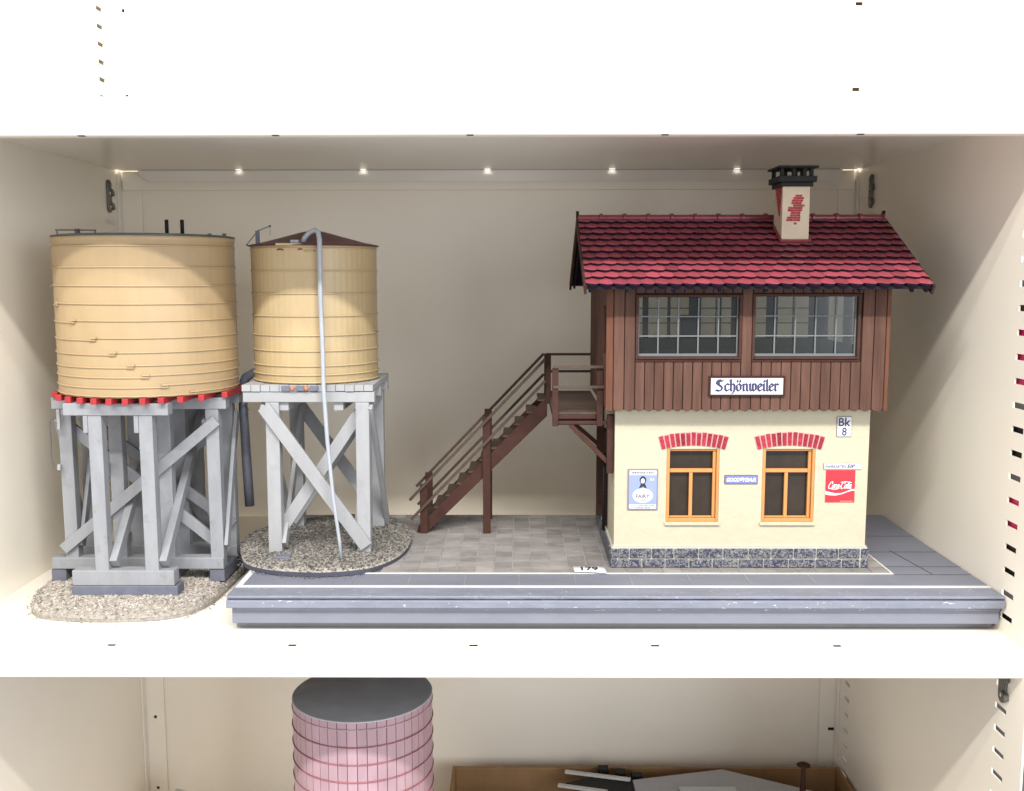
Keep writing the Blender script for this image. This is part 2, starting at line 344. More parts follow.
up = shelf('shelf', 'upper white enamel shelf with a row of punched holes above the models', .4315, .0206, None, True, 'cabinet shelves')
# raised front band of upper shelf
m = MB(); m.prism([(YF+.00015, .4300), (YF+.00015, .4390), (YF+.0010, .4400), (YF+.0024, .4400), (YF+.0024, .4300)], 'X', XL+.00005, XR-.00005); m.build('top_bead', 'shelf', up)
# rear flange with chamfered ends
m = MB(); m.prism([(-.4235, .4300), (-.4235, .4285), (-.4205, .4225), (-.4125, .4170), (.4125, .4170), (.4205, .4130), (.4255, .4085), (.4275, .4085), (.4275, .4300)], 'Y', 1.2335, 1.2347)
m.v = [(x_, 1.2300+(.4300-z_)*.42+(0 if y_ < 1.234 else .0010), z_) for x_, y_, z_ in m.v]
m.build('rear_flange', 'shelf', up)
m = MB(); m.tube([(-.42, 1.2308, .4302), (.425, 1.2308, .4302)], .0009, 6); m.build('seam_bead', 'metal_dark', up)
for i in range(-2, 3):
    m = MB(); m.box(.15*i-.0026, .15*i+.0026, YF+.0012, YF+.0045, .4106, .4112); m.build('lip_hole_shade', 'corner_strip_and_hole_shade', up)  # dark slips paint the shade of punched holes on the lip
low = shelf('shelf', 'lower white enamel shelf carrying the railway models', 0, .0245, .7970, False, 'cabinet shelves')
m = MB(); m.box(XL+.001, XR-.001, YF+.0045, 1.233, -.014, -.0125); m.build('hole_shade_sheet', 'corner_strip_and_hole_shade', low)  # dark sheet added below the punched holes, painting the shade inside them
boxo('rear_flange', 'shelf', low, -.42, .425, 1.2335, 1.2347, -.016, -.0012)

# shelf clips
def clip(loc, sx, label, flip=False):
    t = thing('shelf_clip', label, 'shelf clip', loc, 'steel clips holding the shelves')
    x = loc[0]; y, z = loc[1], loc[2]
    out = []; L = .0195; R = .0062
    for k in range(13): a = math.pi*k/12; out.append((y+R*math.cos(a), z+L-R+R*math.sin(a)))
    for k in range(13): a = math.pi+math.pi*k/12; out.append((y+R*math.cos(a), z-L+R+R*math.sin(a)))
    m = MB(); m.prism(out, 'X', x, x+sx*.0022); m.build('clip_plate', 'metal_dark', t, bevel=.0005)
    s = -1 if flip else 1
    for dz in (.0035, -.0125):
        m = MB(); m.prism([(y+s*.0035, z+dz+.0055), (y+s*.0085, z+dz+.0035), (y+s*.0105, z+dz-.0012), (y+s*.0075, z+dz-.0035), (y+s*.0035, z+dz-.001)], 'X', x+sx*.0004, x+sx*.0042)
        m.build('hook', 'metal_dark', t, bevel=.0005)
        m = MB(); m.tube([(x+sx*.0021, y, z+dz), (x+sx*.0027, y, z+dz)], .0018, 12); m.build('rivet_hole', 'sticker', t)
    m = MB(); m.tube([(x+sx*.001, y, z+.0135), (x+sx*.0032, y, z+.0135)], .0042, 16); m.build('stud', 'metal_dark', t, bevel=.0004)
clip((XL, 1.2065, .3975), 1, 'dark steel shelf clip on the left wall above the big tank')
clip((XR, 1.1900, .4005), -1, 'steel shelf clip on the right wall beside the chimney', True)
clip((XR, .8170, -.0385), -1, 'steel shelf clip on the right wall under the lower shelf', True)
m = MB(); m.prism([(1.1950, .3705), (1.2050, .3690), (1.2190, .3695), (1.2205, .3630), (1.2150, .3642), (1.2080, .3650), (1.1970, .3655)], 'X', XL+.0001, XL+.0007)
m.build('torn_sticker', 'sticker', None, label='small torn white sticker on the left wall below the shelf clip', category='sticker')

# things in the neighbouring bay glimpsed through the slots
nb = [(.2745, .2945, 'metal_dark'), (.2545, .2740, 'magenta'), (.2345, .2540, 'magenta'), (.2140, .2335, 'magenta'), (.1740, .1935, 'black'), (.1540, .1735, 'black'), (.1090, .1330, 'magenta'), (.089, .1085, 'magenta'), (.069, .088, 'brown_plain'), (.048, .068, 'black'), (.006, .028, 'black')]
t = thing('folder_stack', 'dark and magenta folders glimpsed through the right wall slots', 'folders', (XR+.012, .82, 0))
for z0, z1, mt in nb: boxo('folder', mt, t, XR+.004, XR+.012, .8130, .8500, z0-.0035, z1-.0045, bevel=.001)

# ================================================================== PLATFORM
PZ = .033
plat = thing('station_platform', 'long blue-grey painted wooden platform base with white edge line and paved area', 'model platform', (.12, .97, 0))
m = MB(); m.box(-.2085, .4478, .8275, 1.112, .0072, .0246); m.build('base_box', 'platform', plat, bevel=.0008)
m = MB(); m.box(-.2080, .4470, .8378, 1.110, .0003, .0071); m.build('base_strip', 'platform_base', plat, bevel=.0005)
def strip_prof(y0, y1, zt, zb, x0, x1):  # coping with uneven worn edge
    mb = MB(); n = 90; vs = []; fs = []
    for i in range(n+1):
        x = x0+(x1-x0)*i/n; j = random.uniform(-.0004, .0004)
        sec = [(y1, zt), (y0+.0035, zt), (y0+.0008, zt-.0010+j), (y0+j*.5, zt-.0030), (y0+j*.4, zb+.001), (y0+.001, zb), (y1, zb)]
        vs += [(x, a, b) for a, b in sec]
    k = 7
    for i in range(n):
        for q in range(k): fs.append((i*k+q, i*k+(q+1) % k, (i+1)*k+(q+1) % k, (i+1)*k+q))
    fs += [tuple(range(k)), tuple(n*k+q for q in range(k))[::-1]]
    mb.add(vs, fs); return mb
def strip2(y0, zt, zb, name):
    mb = MB(); n = 220; vs = []; fs = []; wv = 0
    for i in range(n+1):
        x = -.2115+(.4492+.2115)*i/n; wv = .8*wv+random.uniform(-.00018, .00018); j = wv+random.uniform(-.00006, .00006); j2 = random.uniform(-.00012, .00012)
        sec = [(.8450, zt), (y0+.0011, zt), (y0+.0003+j*.6, zt-.0002), (y0+j, zt-.0007), (y0+j*.8, zb+.0006), (y0+.0005+j2, zb), (.8450, zb)]
        vs += [(x, a, b) for a, b in sec]
    for i in range(n):
        for q in range(7): fs.append((i*7+q, i*7+(q+1) % 7, (i+1)*7+(q+1) % 7, (i+1)*7+q))
    fs += [tuple(range(7)), tuple(n*7+q for q in range(7))[::-1]]
    mb.add(vs, fs); mb.build(name, 'platform_worn', plat)
strip2(.8232, PZ, .0303, 'coping'); strip2(.8212, .0294, .0228, 'coping_lip')
boxo('coping_gap_shade', 'rim_seam_gap', plat, -.2100, .4480, .8262, .8449, .02945, .03025)  # dark strip paints the shadow in the gap under the coping
# raised upper band behind the step
m = MB(); m.box(-.2120, .4492, .8452, 1.1135, .0246, PZ); m.build('deck', 'platform', plat, bevel=.0004)
m = MB(); m.box(-.205, .4470, .8252, .8274, .0195, .0246); m.build('batten', 'platform_worn', plat, bevel=.0006)
m = MB(); m.box(-.2105, .4488, .8462, .8512, PZ+.0001, PZ+.0006); m.build('edge_line', 'white_line', plat)
m = MB(); m.prism([(-.2105, .8518), (-.2055, .8518), (-.2055, .90), (-.2050, .955), (-.2105, .955)], 'Z', PZ+.0001, PZ+.0005); m.build('edge_line', 'white_line', plat)
m = MB(); m.box(-.19, .3785, .8862, .8880, PZ+.0001, PZ+.0009); m.box(.3770, .3785, .8882, 1.0, PZ+.0001, PZ+.0009); m.build('paving_border', 'cream_line', plat, bevel=.0002)
for x in (-.1106, -.0606, -.0106, .0376, .0877, .1377, .19, .2422, .30): boxo('joint_line', 'joint', plat, x-.0003, x+.0003, .8516, .8858, PZ+.0001, PZ+.0004)
for p_, q_, w_ in (((.4040, .9650), (.4140, .8850), .0007), ((.379, .9100), (.4495, .9100), .0004), ((.379, .9600), (.4480, .9600), .0004), ((.379, 1.02), (.4480, 1.02), .0004), ((.379, .8850), (.4480, .8850), .0004)):
    m = MB(); m.beam((*p_, PZ+.0002), (*q_, PZ+.0002), w_, .0003, (0, 0, 1)); m.build('board_seam', 'rim_seam_gap', plat)
boxo('paving_bed', 'joint', plat, -.0893, .3768, .8884, 1.108, PZ+.0001, PZ+.0008)
m = MB(); S = .01727
x = -.0893
while x < .3760:
    y = .8886
    while y < 1.106:
        j = lambda: random.uniform(-.00018, .00018)
        x1, y1 = min(x+S, .3766), min(y+S, 1.1075); g = .0005; h = PZ+.00125+random.uniform(-.0001, .0002)
        m.box(x+g+j(), x1-g+j(), y+g+j(), y1-g+j(), PZ+.0009, h)
        y += S
    x += S
m.build('paving_tiles', 'paving', plat, bevel=.0002, seg=1)
m = MB(); m.box(-.19, -.0900, .9900, 1.108, PZ+.0001, PZ+.0009); m.build('paving_bed', 'joint', plat)
m = MB()
for iy in range(6):
    for k in range(5):
        x0 = -.0900-(k+1)*S; m.box(x0+.0005, x0+S-.0005, .9905+iy*S+.0005, .9905+(iy+1)*S-.0005, PZ+.0010, PZ+.0015)
m.build('paving_tiles', 'paving', plat, bevel=.0002, seg=1)
# lot tag
tag = thing('number_tag', 'small white paper tag numbered 179 lying at the front of the paving', 'paper tag', (.10, .898, PZ+.002))
m = MB(); n = 8; cs = [(.0868, .9070), (.1158, .9075), (.1172, .8835), (.0886, .8865)]; vs = []
for i in range(n+1):
    u = i/n; zc = .0002*math.sin(u*3.0)+.0002*u
    a = [cs[0][k]*(1-u)+cs[1][k]*u for k in (0, 1)]; b = [cs[3][k]*(1-u)+cs[2][k]*u for k in (0, 1)]
    vs += [(a[0], a[1], PZ+.0019+zc), (b[0], b[1], PZ+.0019+zc*.8), (a[0], a[1], PZ+.0022+zc), (b[0], b[1], PZ+.0022+zc*.8)]
fs = []
for i in range(n):
    a, b = i*4, i*4+4; fs += [(a, b, b+1, a+1), (a+2, a+3, b+3, b+2), (a, a+2, b+2, b), (a+1, b+1, b+3, a+3)]
fs += [(0, 1, 3, 2), (n*4, n*4+2, n*4+3, n*4+1)]
m.add(vs, fs, True); m.build('paper', 'paper', tag)
m = MB(); text(m, '179', .1025, .8888, .0120, PZ+.00275, width=.0155, bold=.02, axis='Z'); m.build('lettering', 'blackink', tag)

# ================================================================== GRAVEL
def smooth_closed(pts, k=6):
    out = []; n = len(pts)
    for i in range(n):
        p0, p1, p2, p3 = pts[i-1], pts[i], pts[(i+1) % n], pts[(i+2) % n]
        for s_ in range(k):
            t = s_/k
            out.append(tuple(.5*((2*p1[c])+(-p0[c]+p2[c])*t+(2*p0[c]-5*p1[c]+4*p2[c]-p3[c])*t*t+(-p0[c]+3*p1[c]-3*p2[c]+p3[c])*t**3) for c in (0, 1)))
    return out
def inside(x, y, poly):
    c = False; j = len(poly)-1
    for i in range(len(poly)):
        xi, yi = poly[i]; xj, yj = poly[j]
        if (yi > y) != (yj > y) and x < (xj-xi)*(y-yi)/(yj-yi)+xi: c = not c
        j = i
    return c
def gravel(parent, outline, zb, zedge, ztop, edge_mat, stone_mat, count, seed, size):
    rnd = random.Random(seed)
    P = smooth_closed(outline); cx = sum(p[0] for p in P)/len(P); cy = sum(p[1] for p in P)/len(P)
    rings = [1, .99, .95, .88, .75, .5, .25]; hs = [0, .35, .62, .82, .95, 1, 1]
    def hgt(f): # f = ring factor
        for a in range(len(rings)-1):
            if rings[a] >= f >= rings[a+1]:
                u = (rings[a]-f)/(rings[a]-rings[a+1]); return zedge+(ztop-zedge)*(hs[a]*(1-u)+hs[a+1]*u)
        return ztop
    n = len(P)
    m = MB(); m.prism([(p[0], p[1]) for p in P], 'Z', zb, zedge); m.build('base_board', edge_mat, parent)
    m = MB(); vs = []
    for f in rings: vs += [(cx+(p[0]-cx)*f, cy+(p[1]-cy)*f, hgt(f)+.0002) for p in P]
    vs.append((cx, cy, ztop))
    fs = [(a*n+i, a*n+(i+1) % n, (a+1)*n+(i+1) % n, (a+1)*n+i) for a in range(len(rings)-1) for i in range(n)]
    fs += [((len(rings)-1)*n+i, (len(rings)-1)*n+(i+1) % n, len(vs)-1) for i in range(n)]
    m.add(vs, fs, True); m.build('gravel_bed', 'gravel_base', parent)
    # loose stones
    ang = [(math.atan2(p[1]-cy, p[0]-cx), math.hypot(p[0]-cx, p[1]-cy)) for p in P]; ang.sort()
    import bisect
    A = [a for a, _ in ang]
    def rad(a):
        i = bisect.bisect(A, a); a0, r0 = ang[i-1]; a1, r1 = ang[i % n]
        d = (a1-a0) % (2*math.pi); u = ((a-a0) % (2*math.pi))/d if d > 1e-9 else 0; return r0*(1-u)+r1*u
    octa = np.array([(1,0,0),(-1,0,0),(0,1,0),(0,-1,0),(0,0,1),(0,0,-1)], float)
    of = [(0,2,4),(2,1,4),(1,3,4),(3,0,4),(2,0,5),(1,2,5),(3,1,5),(0,3,5)]
    V = []; F = []; k = 0
    xs = [p[0] for p in P]; ys = [p[1] for p in P]
    while k < count:
        x, y = rnd.uniform(min(xs), max(xs)), rnd.uniform(min(ys), max(ys))
        f = math.hypot(x-cx, y-cy)/rad(math.atan2(y-cy, x-cx))
        if f > 1.0: continue
        z = hgt(f); s_ = size*rnd.uniform(.5, 1.35)*(1.3 if rnd.random() < .03 else 1)
        if f > .985: s_ *= .7
        o = octa*np.array([s_*rnd.uniform(.6, 1.2), s_*rnd.uniform(.6, 1.2), s_*rnd.uniform(.45, .8)])
        a = rnd.uniform(0, 6.28); ca, sa = math.cos(a), math.sin(a); tl = rnd.uniform(-.5, .5)
        R_ = np.array([[ca, -sa, 0], [sa, ca, 0], [0, 0, 1]])@np.array([[1, 0, 0], [0, math.cos(tl), -math.sin(tl)], [0, math.sin(tl), math.cos(tl)]])
        o = o@R_.T + [x, y, z+s_*.15]
        b = k*6; V += o.tolist(); F += [(p+b, q+b, r+b) for p, q, r in of]; k += 1
    for _ in range(170):   # grains strayed off the edge
        p = P[rnd.randrange(len(P))]; f = 1+abs(rnd.gauss(0, .035)); x, y = cx+(p[0]-cx)*f+rnd.uniform(-.002, .002), cy+(p[1]-cy)*f
        s_ = size*rnd.uniform(.4, .8); b = len(V); V += (octa*s_*[1, .8, .6]+[x, y, zb+s_*.45]).tolist(); F += [(p_+b, q_+b, r_+b) for p_, q_, r_ in of]
    m = MB(); m.v = V; m.f = F; m.sm = [False]*len(F)
    m.build('loose_gravel', stone_mat, parent, kind='stuff')

# ================================================================== BIG WATER TOWER
def hoop(mb, cx, cy, R, z, r, n=96, drop=0, a0=-math.pi/2):
    pts = [(cx+R*math.cos(a0+2*math.pi*k/n), cy+R*math.sin(a0+2*math.pi*k/n), z-drop*k/n) for k in range(n if not drop else n+1)]
    mb.tube(pts, r, 6, closed=not drop, cap=bool(drop))
BX, BY, BR = -.319, .9625, .082
tw = thing('water_tower', 'big ochre water tank with dark grey roof on grey trestle with red joists', 'water tower', (BX, BY, 0), 'model water towers')
gravel(tw, [(-.413, .892), (-.398, .866), (-.372, .8530), (-.323, .8490), (-.281, .8545), (-.262, .866), (-.2515, .884), (-.2455, .912), (-.2445, .945), (-.2440, .984), (-.2440, 1.04), (-.262, 1.072), (-.31, 1.09), (-.37, 1.09), (-.410, 1.06), (-.425, 1.0), (-.4235, .95), (-.4195, .915)],
       .0004, .0030, .0115, 'gravel_base', 'gravel', 12500, 3, .00150)
legX = [-.3925, -.3455, -.2995, -.2525]; rowY = [.8965, .9405, .9850, 1.0290]
ZT = .1785
LEGW, LEGD = .0125, .011
def legs_row(y, xs):
    for x in xs:
        m = MB(); m.beam((x, y, .031), (x+random.uniform(-.0006, .0006), y, ZT), LEGW, LEGD); m.build('leg', 'timber', tw, bevel=.0006)
legs_row(rowY[0], legX[1:3]); legs_row(rowY[1], legX); legs_row(rowY[2], legX); legs_row(rowY[3], legX[1:3])
for y, (a, b), (c, d) in ((rowY[0], (-.3730, -.2790), (-.3735, -.2785)), (rowY[1], (-.4120, -.2465), (-.4045, -.2390)), (rowY[2], (-.4120, -.2460), (-.4100, -.2390)), (rowY[3], (-.3730, -.2740), (-.3735, -.2785))):
    boxo('sill_beam', 'timber', tw, a, b, y-.0070, y+.0070, .0207 if y < .9 else .0232, .0350 if y < .9 else .0345, bevel=.0008)
    boxo('cap_beam', 'timber', tw, c, d, y-.0065, y+.0065, ZT, .1896, bevel=.0007)
boxo('foundation_block', 'timber_dark', tw, -.3740, -.2760, .8890, .9070, .0105, .0205, bevel=.0008)
for x in (-.4065, -.2535): boxo('foundation_block', 'timber_dark', tw, x-.0072, x+.0072, .9350, 1.0010, .0105, .0230, bevel=.0008)
for x in (-.3455, -.2995): boxo('foundation_block', 'timber_dark', tw, x-.008, x+.008, .930, 1.040, .0085, .0230, bevel=.0008)
# foot chamfer wedges beside front legs
for x in legX[1:3]:
    m = MB(); m.box(x-.0105, x-.0064, rowY[0]-.0062, rowY[0]+.004, .1625, ZT-.0002); m.build('leg_block', 'timber', tw, bevel=.0005)
def brace(p, q, w=.0105, d=.0042, up=(0, 1, 0), mat='timber', par=None):
    m = MB(); m.beam(p, q, w, d, up); m.build('brace', mat, par or tw, bevel=.0005)
yf = rowY[1]-LEGD/2-.0022
brace((-.3995, yf, .0430), (-.2480, yf, .1680))
yb = rowY[1]+LEGD/2+.0022
brace((-.3990, yb, .1640), (-.2460, yb, .0370))
yf3 = rowY[2]-LEGD/2-.0022
brace((-.3990, yf3, .1700), (-.2480, yf3, .0560)); brace((-.4030, rowY[2]+.0078, .0450), (-.2480, rowY[2]+.0078, .1640))
yf4 = rowY[3]-.0075
brace((-.3600, yf4, .1700), (-.2850, yf4, .0400)); brace((-.3600, yf4+.0155, .0400), (-.2850, yf4+.0155, .1700))
for x in legX[1:3]:
    brace((x+.0100, rowY[0]-.002, .0400), (x+.0085, rowY[3]+.002, .1670), w=.0105, d=.0070, up=(1, 0, 0))
    brace((x-.0086, rowY[3]+.002, .0370), (x-.0086, rowY[0]+.006, .1500), w=.0090, d=.0036, up=(1, 0, 0))
for x in (legX[0], legX[3]):
    brace((x+.0086, rowY[1]-.002, .045), (x+.0086, rowY[2]+.002, .1690), w=.0090, d=.0036, up=(1, 0, 0))
    brace((x-.0086, rowY[2]+.002, .045), (x-.0086, rowY[1]-.002, .1690), w=.0090, d=.0036, up=(1, 0, 0))
# red joists following the round tank
JN = 12
for i in range(JN):
    x = BX-.0800+i*.1600/(JN-1); h = math.sqrt(max((BR+.0040)**2-(x-BX)**2, .0006))
    m = MB(); m.box(x-.0027, x+.0027, BY-h, BY+h, .1898, .1952); m.build('joist', 'red', tw, bevel=.0003)
# tank
tank = None
m = MB(); rad = []
rs_ = random.Random(11)
seam = set(rs_.randrange(256) for _ in range(26))
for k in range(256): rad += [-.00016 if k in seam else 0]
m.lathe(BX, BY, [(0, .1953), (BR-.0002, .1953), (BR, .1960), (BR, .2400), (BR, .2900), (BR, .3345), (BR+.0006, .3350), (BR+.0006, .3388), (BR-.0012, .3392), (0, .3392)], n=256, rad=rad)
tank = m.build('tank', 'tank_ochre', tw)
hz = [.3300, .3113, .2951, .2790, .2640, .2487, .2358, .2243, .2154, .2062, .1985]
lugx = [None, None, -.4006, 59.6, 76, 94.5, 112, 128, 141, 158.5, 184.7]
for i, z in enumerate(hz):
    m = MB()
    if i < 2: hoop(m, BX, BY, BR+.0003, z, .0008); m.build('hoop', 'tank_ochre', tank); continue
    px = 50.5 if i == 2 else lugx[i]
    th = -math.pi/2+.355+math.asin(max(-.999, min(.999, (px-144.5)/91.0)))
    hoop(m, BX, BY, BR+.0003, z, .0008, drop=.0020, a0=th)
    c = Vector((math.cos(th), math.sin(th), 0)); tdir = Vector((-math.sin(th), math.cos(th), 0))
    p = Vector((BX, BY, z))+c*(BR+.0012)
    m.beam(p-tdir*.0055+Vector((0, 0, -.0017)), p+tdir*.0010+Vector((0, 0, -.0017)), .0010, .0017, c)
    m.beam(p-tdir*.0045+Vector((0, 0, .0004)), p+tdir*.0018+Vector((0, 0, .0004)), .0017, .0021, c)
    m.build('hoop', 'tank_ochre', tank)
m = MB(); m.lathe(BX, BY, [(0, .3440), (.03, .3430), (BR-.004, .3412), (BR+.0006, .3404), (BR+.0009, .3393), (BR-.002, .3393)], n=96); m.build('roof', 'roof_grey', tank)
m = MB(); m.beam((-.3985, .950, .3465), (-.3600, .950, .3462), .0012, .0012); m.box(-.3795, -.3760, .948, .952, .3395, .3475)
m.beam((-.3970, .950, .3462), (-.3970, .950, .3400), .0008, .0008, (0, 1, 0)); m.beam((-.3610, .950, .3462), (-.3610, .950, .3405), .0010, .0010, (0, 1, 0)); m.build('roof_rail', 'iron', tw)
for x in (-.2975, -.2828):
    m = MB(); m.tube([(x, .962, .3400), (x, .962, .3560), (x, .962, .3566)], [.0018, .0018, .0012], 12); m.build('roof_pipe', 'black', tw)
for x in (-.2552, -.2412):
    m = MB(); m.box(x-.0016, x+.0016, .955, .958, .3390, .3432); m.build('roof_stub', 'iron', tw, bevel=.0002)
# ladder under the tank
lad = thing  # (ladder is a part of the tower)
m = MB()
for x in (-.3325, -.3205): m.beam((x, 1.052, .020), (x, 1.052, .190), .0022, .0022)
for k in range(15): m.beam((-.3325, 1.052, .028+k*.0108), (-.3205, 1.052, .028+k*.0108), .0014, .0014)
m.build('ladder', 'black', tw)
m = MB(); m.tube([(-.3945, .930, .1700), (-.4030, .930, .1698), (-.4042, .930, .1680), (-.4046, .930, .1320), (-.4036, .930, .1255), (-.3990, .930, .1225), (-.3960, .930, .1225)], .0005, 6); m.build('pull_wire', 'iron', tw)
boxo('lever', 'timber_pale', tw, -.3965, -.3935, .9265, .9295, .1600, .1790, bevel=.0004)
boxo('lever', 'timber_pale', tw, -.3990, -.3960, .9275, .9320, .1210, .1265, bevel=.0004)

# ================================================================== SMALL WATER TOWER
SX, SY, SR = -.1630, .9890, .0600
ts = thing('water_tower', 'smaller pale yellow water tank with maroon cone roof and drooping grey hose', 'water tower', (SX, SY, PZ), 'model water towers')
gravel(ts, [(-.228, .930), (-.214, .900), (-.1894, .8830), (-.1600, .8760), (-.1326, .8760), (-.0988, .889), (-.0775, .925), (-.0710, .975), (-.0760, 1.02), (-.0960, 1.070), (-.15, 1.09), (-.205, 1.06), (-.236, 1.02), (-.2400, .975)],
       PZ+.0007, PZ+.0045, .0420, 'rim_seam_gap', 'gravel_dark', 10500, 5, .00140)
DZ = .2020
# deck planks
m = MB(); n = 14; x0, x1 = -.2215, -.0985
for k in range(n):
    a = x0+(x1-x0)*k/n; m.box(a+.0002, a+(x1-x0)/n-.0002, .9265+random.uniform(-.0007, .0004), 1.0400, DZ-.0060+random.uniform(-.0004, .0004), DZ+random.uniform(-.0001, .0003))
m.build('deck_planks', 'timber_pale', ts, bevel=.0003, seg=1)
for y, a, b in ((.9330, -.2210, -.0975), (.9830, -.2200, -.0985), (1.0330, -.2200, -.0985)): boxo('deck_beam', 'timber_pale', ts, a, b, y-.0055, y+.0055, DZ-.0162, DZ-.0063, bevel=.0006)
for x in (-.1985, -.1835, -.1320, -.1080): boxo('cross_beam', 'timber_pale', ts, x-.0045, x+.0045, .9310 if x in (-.1835, -.1320) else .938, 1.036, DZ-.0245, DZ-.0165, bevel=.0005)
for k, (x, mt) in enumerate([(-.1800, 'sign_periwinkle'), (-.1735, 'bracket'), (-.1665, 'sign_periwinkle'), (-.1605, 'bracket'), (-.1535, 'sign_periwinkle')]):
    if mt == 'bracket':
        m = MB(); m.tube([(x, .9262, DZ-.0028), (x, .9240, DZ-.0030), (x, .9226, DZ-.0034)], [.0020, .0022, .0010], 9); m.build('bolt', mt, ts)
    else: boxo('deck_patch', 'grey_pipe', ts, x-.0040, x+.0040, .9250, .9258, DZ-.0052, DZ-.0004, bevel=.0002)
LW = .0128
Lx = (-.1945, -.1100); Ly = (.9330, 1.0310)
for x in Lx:
    for y in Ly:
        m = MB(); m.beam((x, y, .038), (x+.0008, y, DZ-.0164), LW, LW*.9); m.build('leg', 'timber_pale', ts, bevel=.0007)
for y, s_ in ((Ly[0], -1), (Ly[1], 1)):
    yy = y+s_*(LW*.45+.0021)
    brace((-.2010, yy, DZ-.0200), (-.1072, yy, .0480), w=.0125, d=.0040, mat='timber_pale', par=ts)
    yy2 = y-s_*(LW*.45+.0021)
    brace((-.2000, yy2, .0480), (-.1080, yy2, DZ-.0190), w=.0115, d=.0040, mat='timber_pale', par=ts)
for x, s_ in ((Lx[0], -1), (Lx[1], 1)):
    xx = x+s_*(LW/2+.0021)
    brace((xx, Ly[0]-.003, DZ-.019), (xx, Ly[1]+.003, .0460), w=.0105, d=.0040, up=(1, 0, 0), mat='timber_pale', par=ts)
    xx2 = x-s_*(LW/2+.0021)
    brace((xx2, Ly[0]-.003, .0480), (xx2, Ly[1]+.003, DZ-.019), w=.0105, d=.0040, up=(1, 0, 0), mat='timber_pale', par=ts)
boxo('ground_block', 'timber_dark', ts, -.1900, -.1755, .9040, .9140, .0400, .0440, bevel=.0008)
m = MB(); rad = []
for k in range(60):
    g_ = random.uniform(-.00006, .00006); nq = 4
    rad += [-.00022+g_]+[g_]*3
m.lathe(SX, SY, [(0, DZ+.0004), (SR-.0002, DZ+.0004), (SR, DZ+.0010), (SR+.0002, .2700), (SR+.0005, .3300), (SR+.0005, .3315), (SR-.0015, .3318), (0, .3318)], n=240, rad=rad)
stank = m.build('tank', 'tank_pale', ts)
for i, z in enumerate((.3288, .3080, .2870, .2660, .2480, .2335, .2195, .2110+.0, .2040)):
    m = MB(); hoop(m, SX, SY, SR+.0006, z, .0008 if i < 8 else .0010); m.build('hoop', 'tank_pale', stank)
m = MB()   # cone roof with a flat patch missing at the front left
prof = [(0, .3480), (.012, .3455), (.030, .3405), (.050, .3352), (SR+.0025, .3328), (SR+.0032, .3316), (SR-.001, .3316)]
m.lathe(SX, SY, prof, n=48, smooth=False); m.build('roof', 'maroon', stank)
boxo('roof_hatch', 'hose', ts, -.1735, -.1660, .9320, .9400, .3335, .3365, bevel=.0006)
boxo('roof_patch', 'tank_pale', ts, -.1860, -.1620, .9265, .9300, .3312, .3333, bevel=.0003)
m = MB()
m.tube([(-.1630, .9360, .3330), (-.1605, .9350, .3385), (-.1560, .9330, .3428), (-.1500, .9300, .3452), (-.1462, .9270, .3430), (-.1447, .9240, .3360), (-.1447, .9230, .3200), (-.1449, .9230, .2812), (-.1440, .9230, .2350), (-.1432, .9190, .2000), (-.1400, .9150, .1500), (-.1350, .9100, .1000), (-.1290, .9040, .0600), (-.1272, .9030, .0400)],
       [.0023]*8+[.0022, .0021, .0020, .0018, .0016, .0015], 12); m.build('hose', 'hose', ts)
for (x, z, w_) in ((-.1850, .3275, .006), (-.1655, .3275, .004), (-.1600, .3262, .010)):
    m = MB(); th = math.asin((x-SX)/SR); m.tube([(SX+(SR+.001)*math.sin(th+u), SY-(SR+.001)*math.cos(th+u), z+.0006*math.sin(u*40)) for u in (0, w_*8, w_*16)], .0008, 6); m.build('rim_clip', 'ridge' if z > .327 else 'tank_pale', ts)
# crane arm behind the roof rim
m = MB(); m.box(-.2190, -.2155, .984, .987, .3310, .3470); m.beam((-.2172, .9855, .3468), (-.2050, .9855, .3515), .0010, .0010); m.beam((-.2172, .9855, .3462), (-.2275, .9855, .3345), .0008, .0008)
m.tube([(-.2275, .9855, .3340), (-.2280, .9855, .3325)], .0012, 8); m.tube([(-.2050, .9855, .3505), (-.2049, .9855, .3525)], .0011, 8); m.beam((-.2050, .9855, .3510), (-.2050, .9855, .3420), .0003, .0003, (0, 1, 0)); m.build('crane_arm', 'grey_pipe', ts)
m = MB(); m.tube([(-.2150, 1.000, .2075), (-.2290, 1.000, .2065), (-.2370, 1.000, .2020), (-.2405, 1.000, .1950), (-.2412, 1.000, .1880)], .0046, 12); m.build('spout_elbow', 'grey_pipe', ts)
m = MB(); m.tube([(-.2415, 1.000, .1870), (-.2408, 1.000, .1700), (-.2390, 1.000, .1100), (-.2376, 1.000, .0700)], [.0036, .0044, .0048, .0048], 14); m.build('spout', 'grey_pipe', ts)
m = MB()
for k in range(9): m.tube([(-.2365+.0012*math.sin(k*2.1), .996, .1880-k*.0028), (-.2358+.0012*math.cos(k*2.1), .996, .1860-k*.0028)], .0007, 6)
m.tube([(-.2440, .996, .1690), (-.2370, .996, .1760)], .0005, 6); m.build('chain', 'iron', ts)

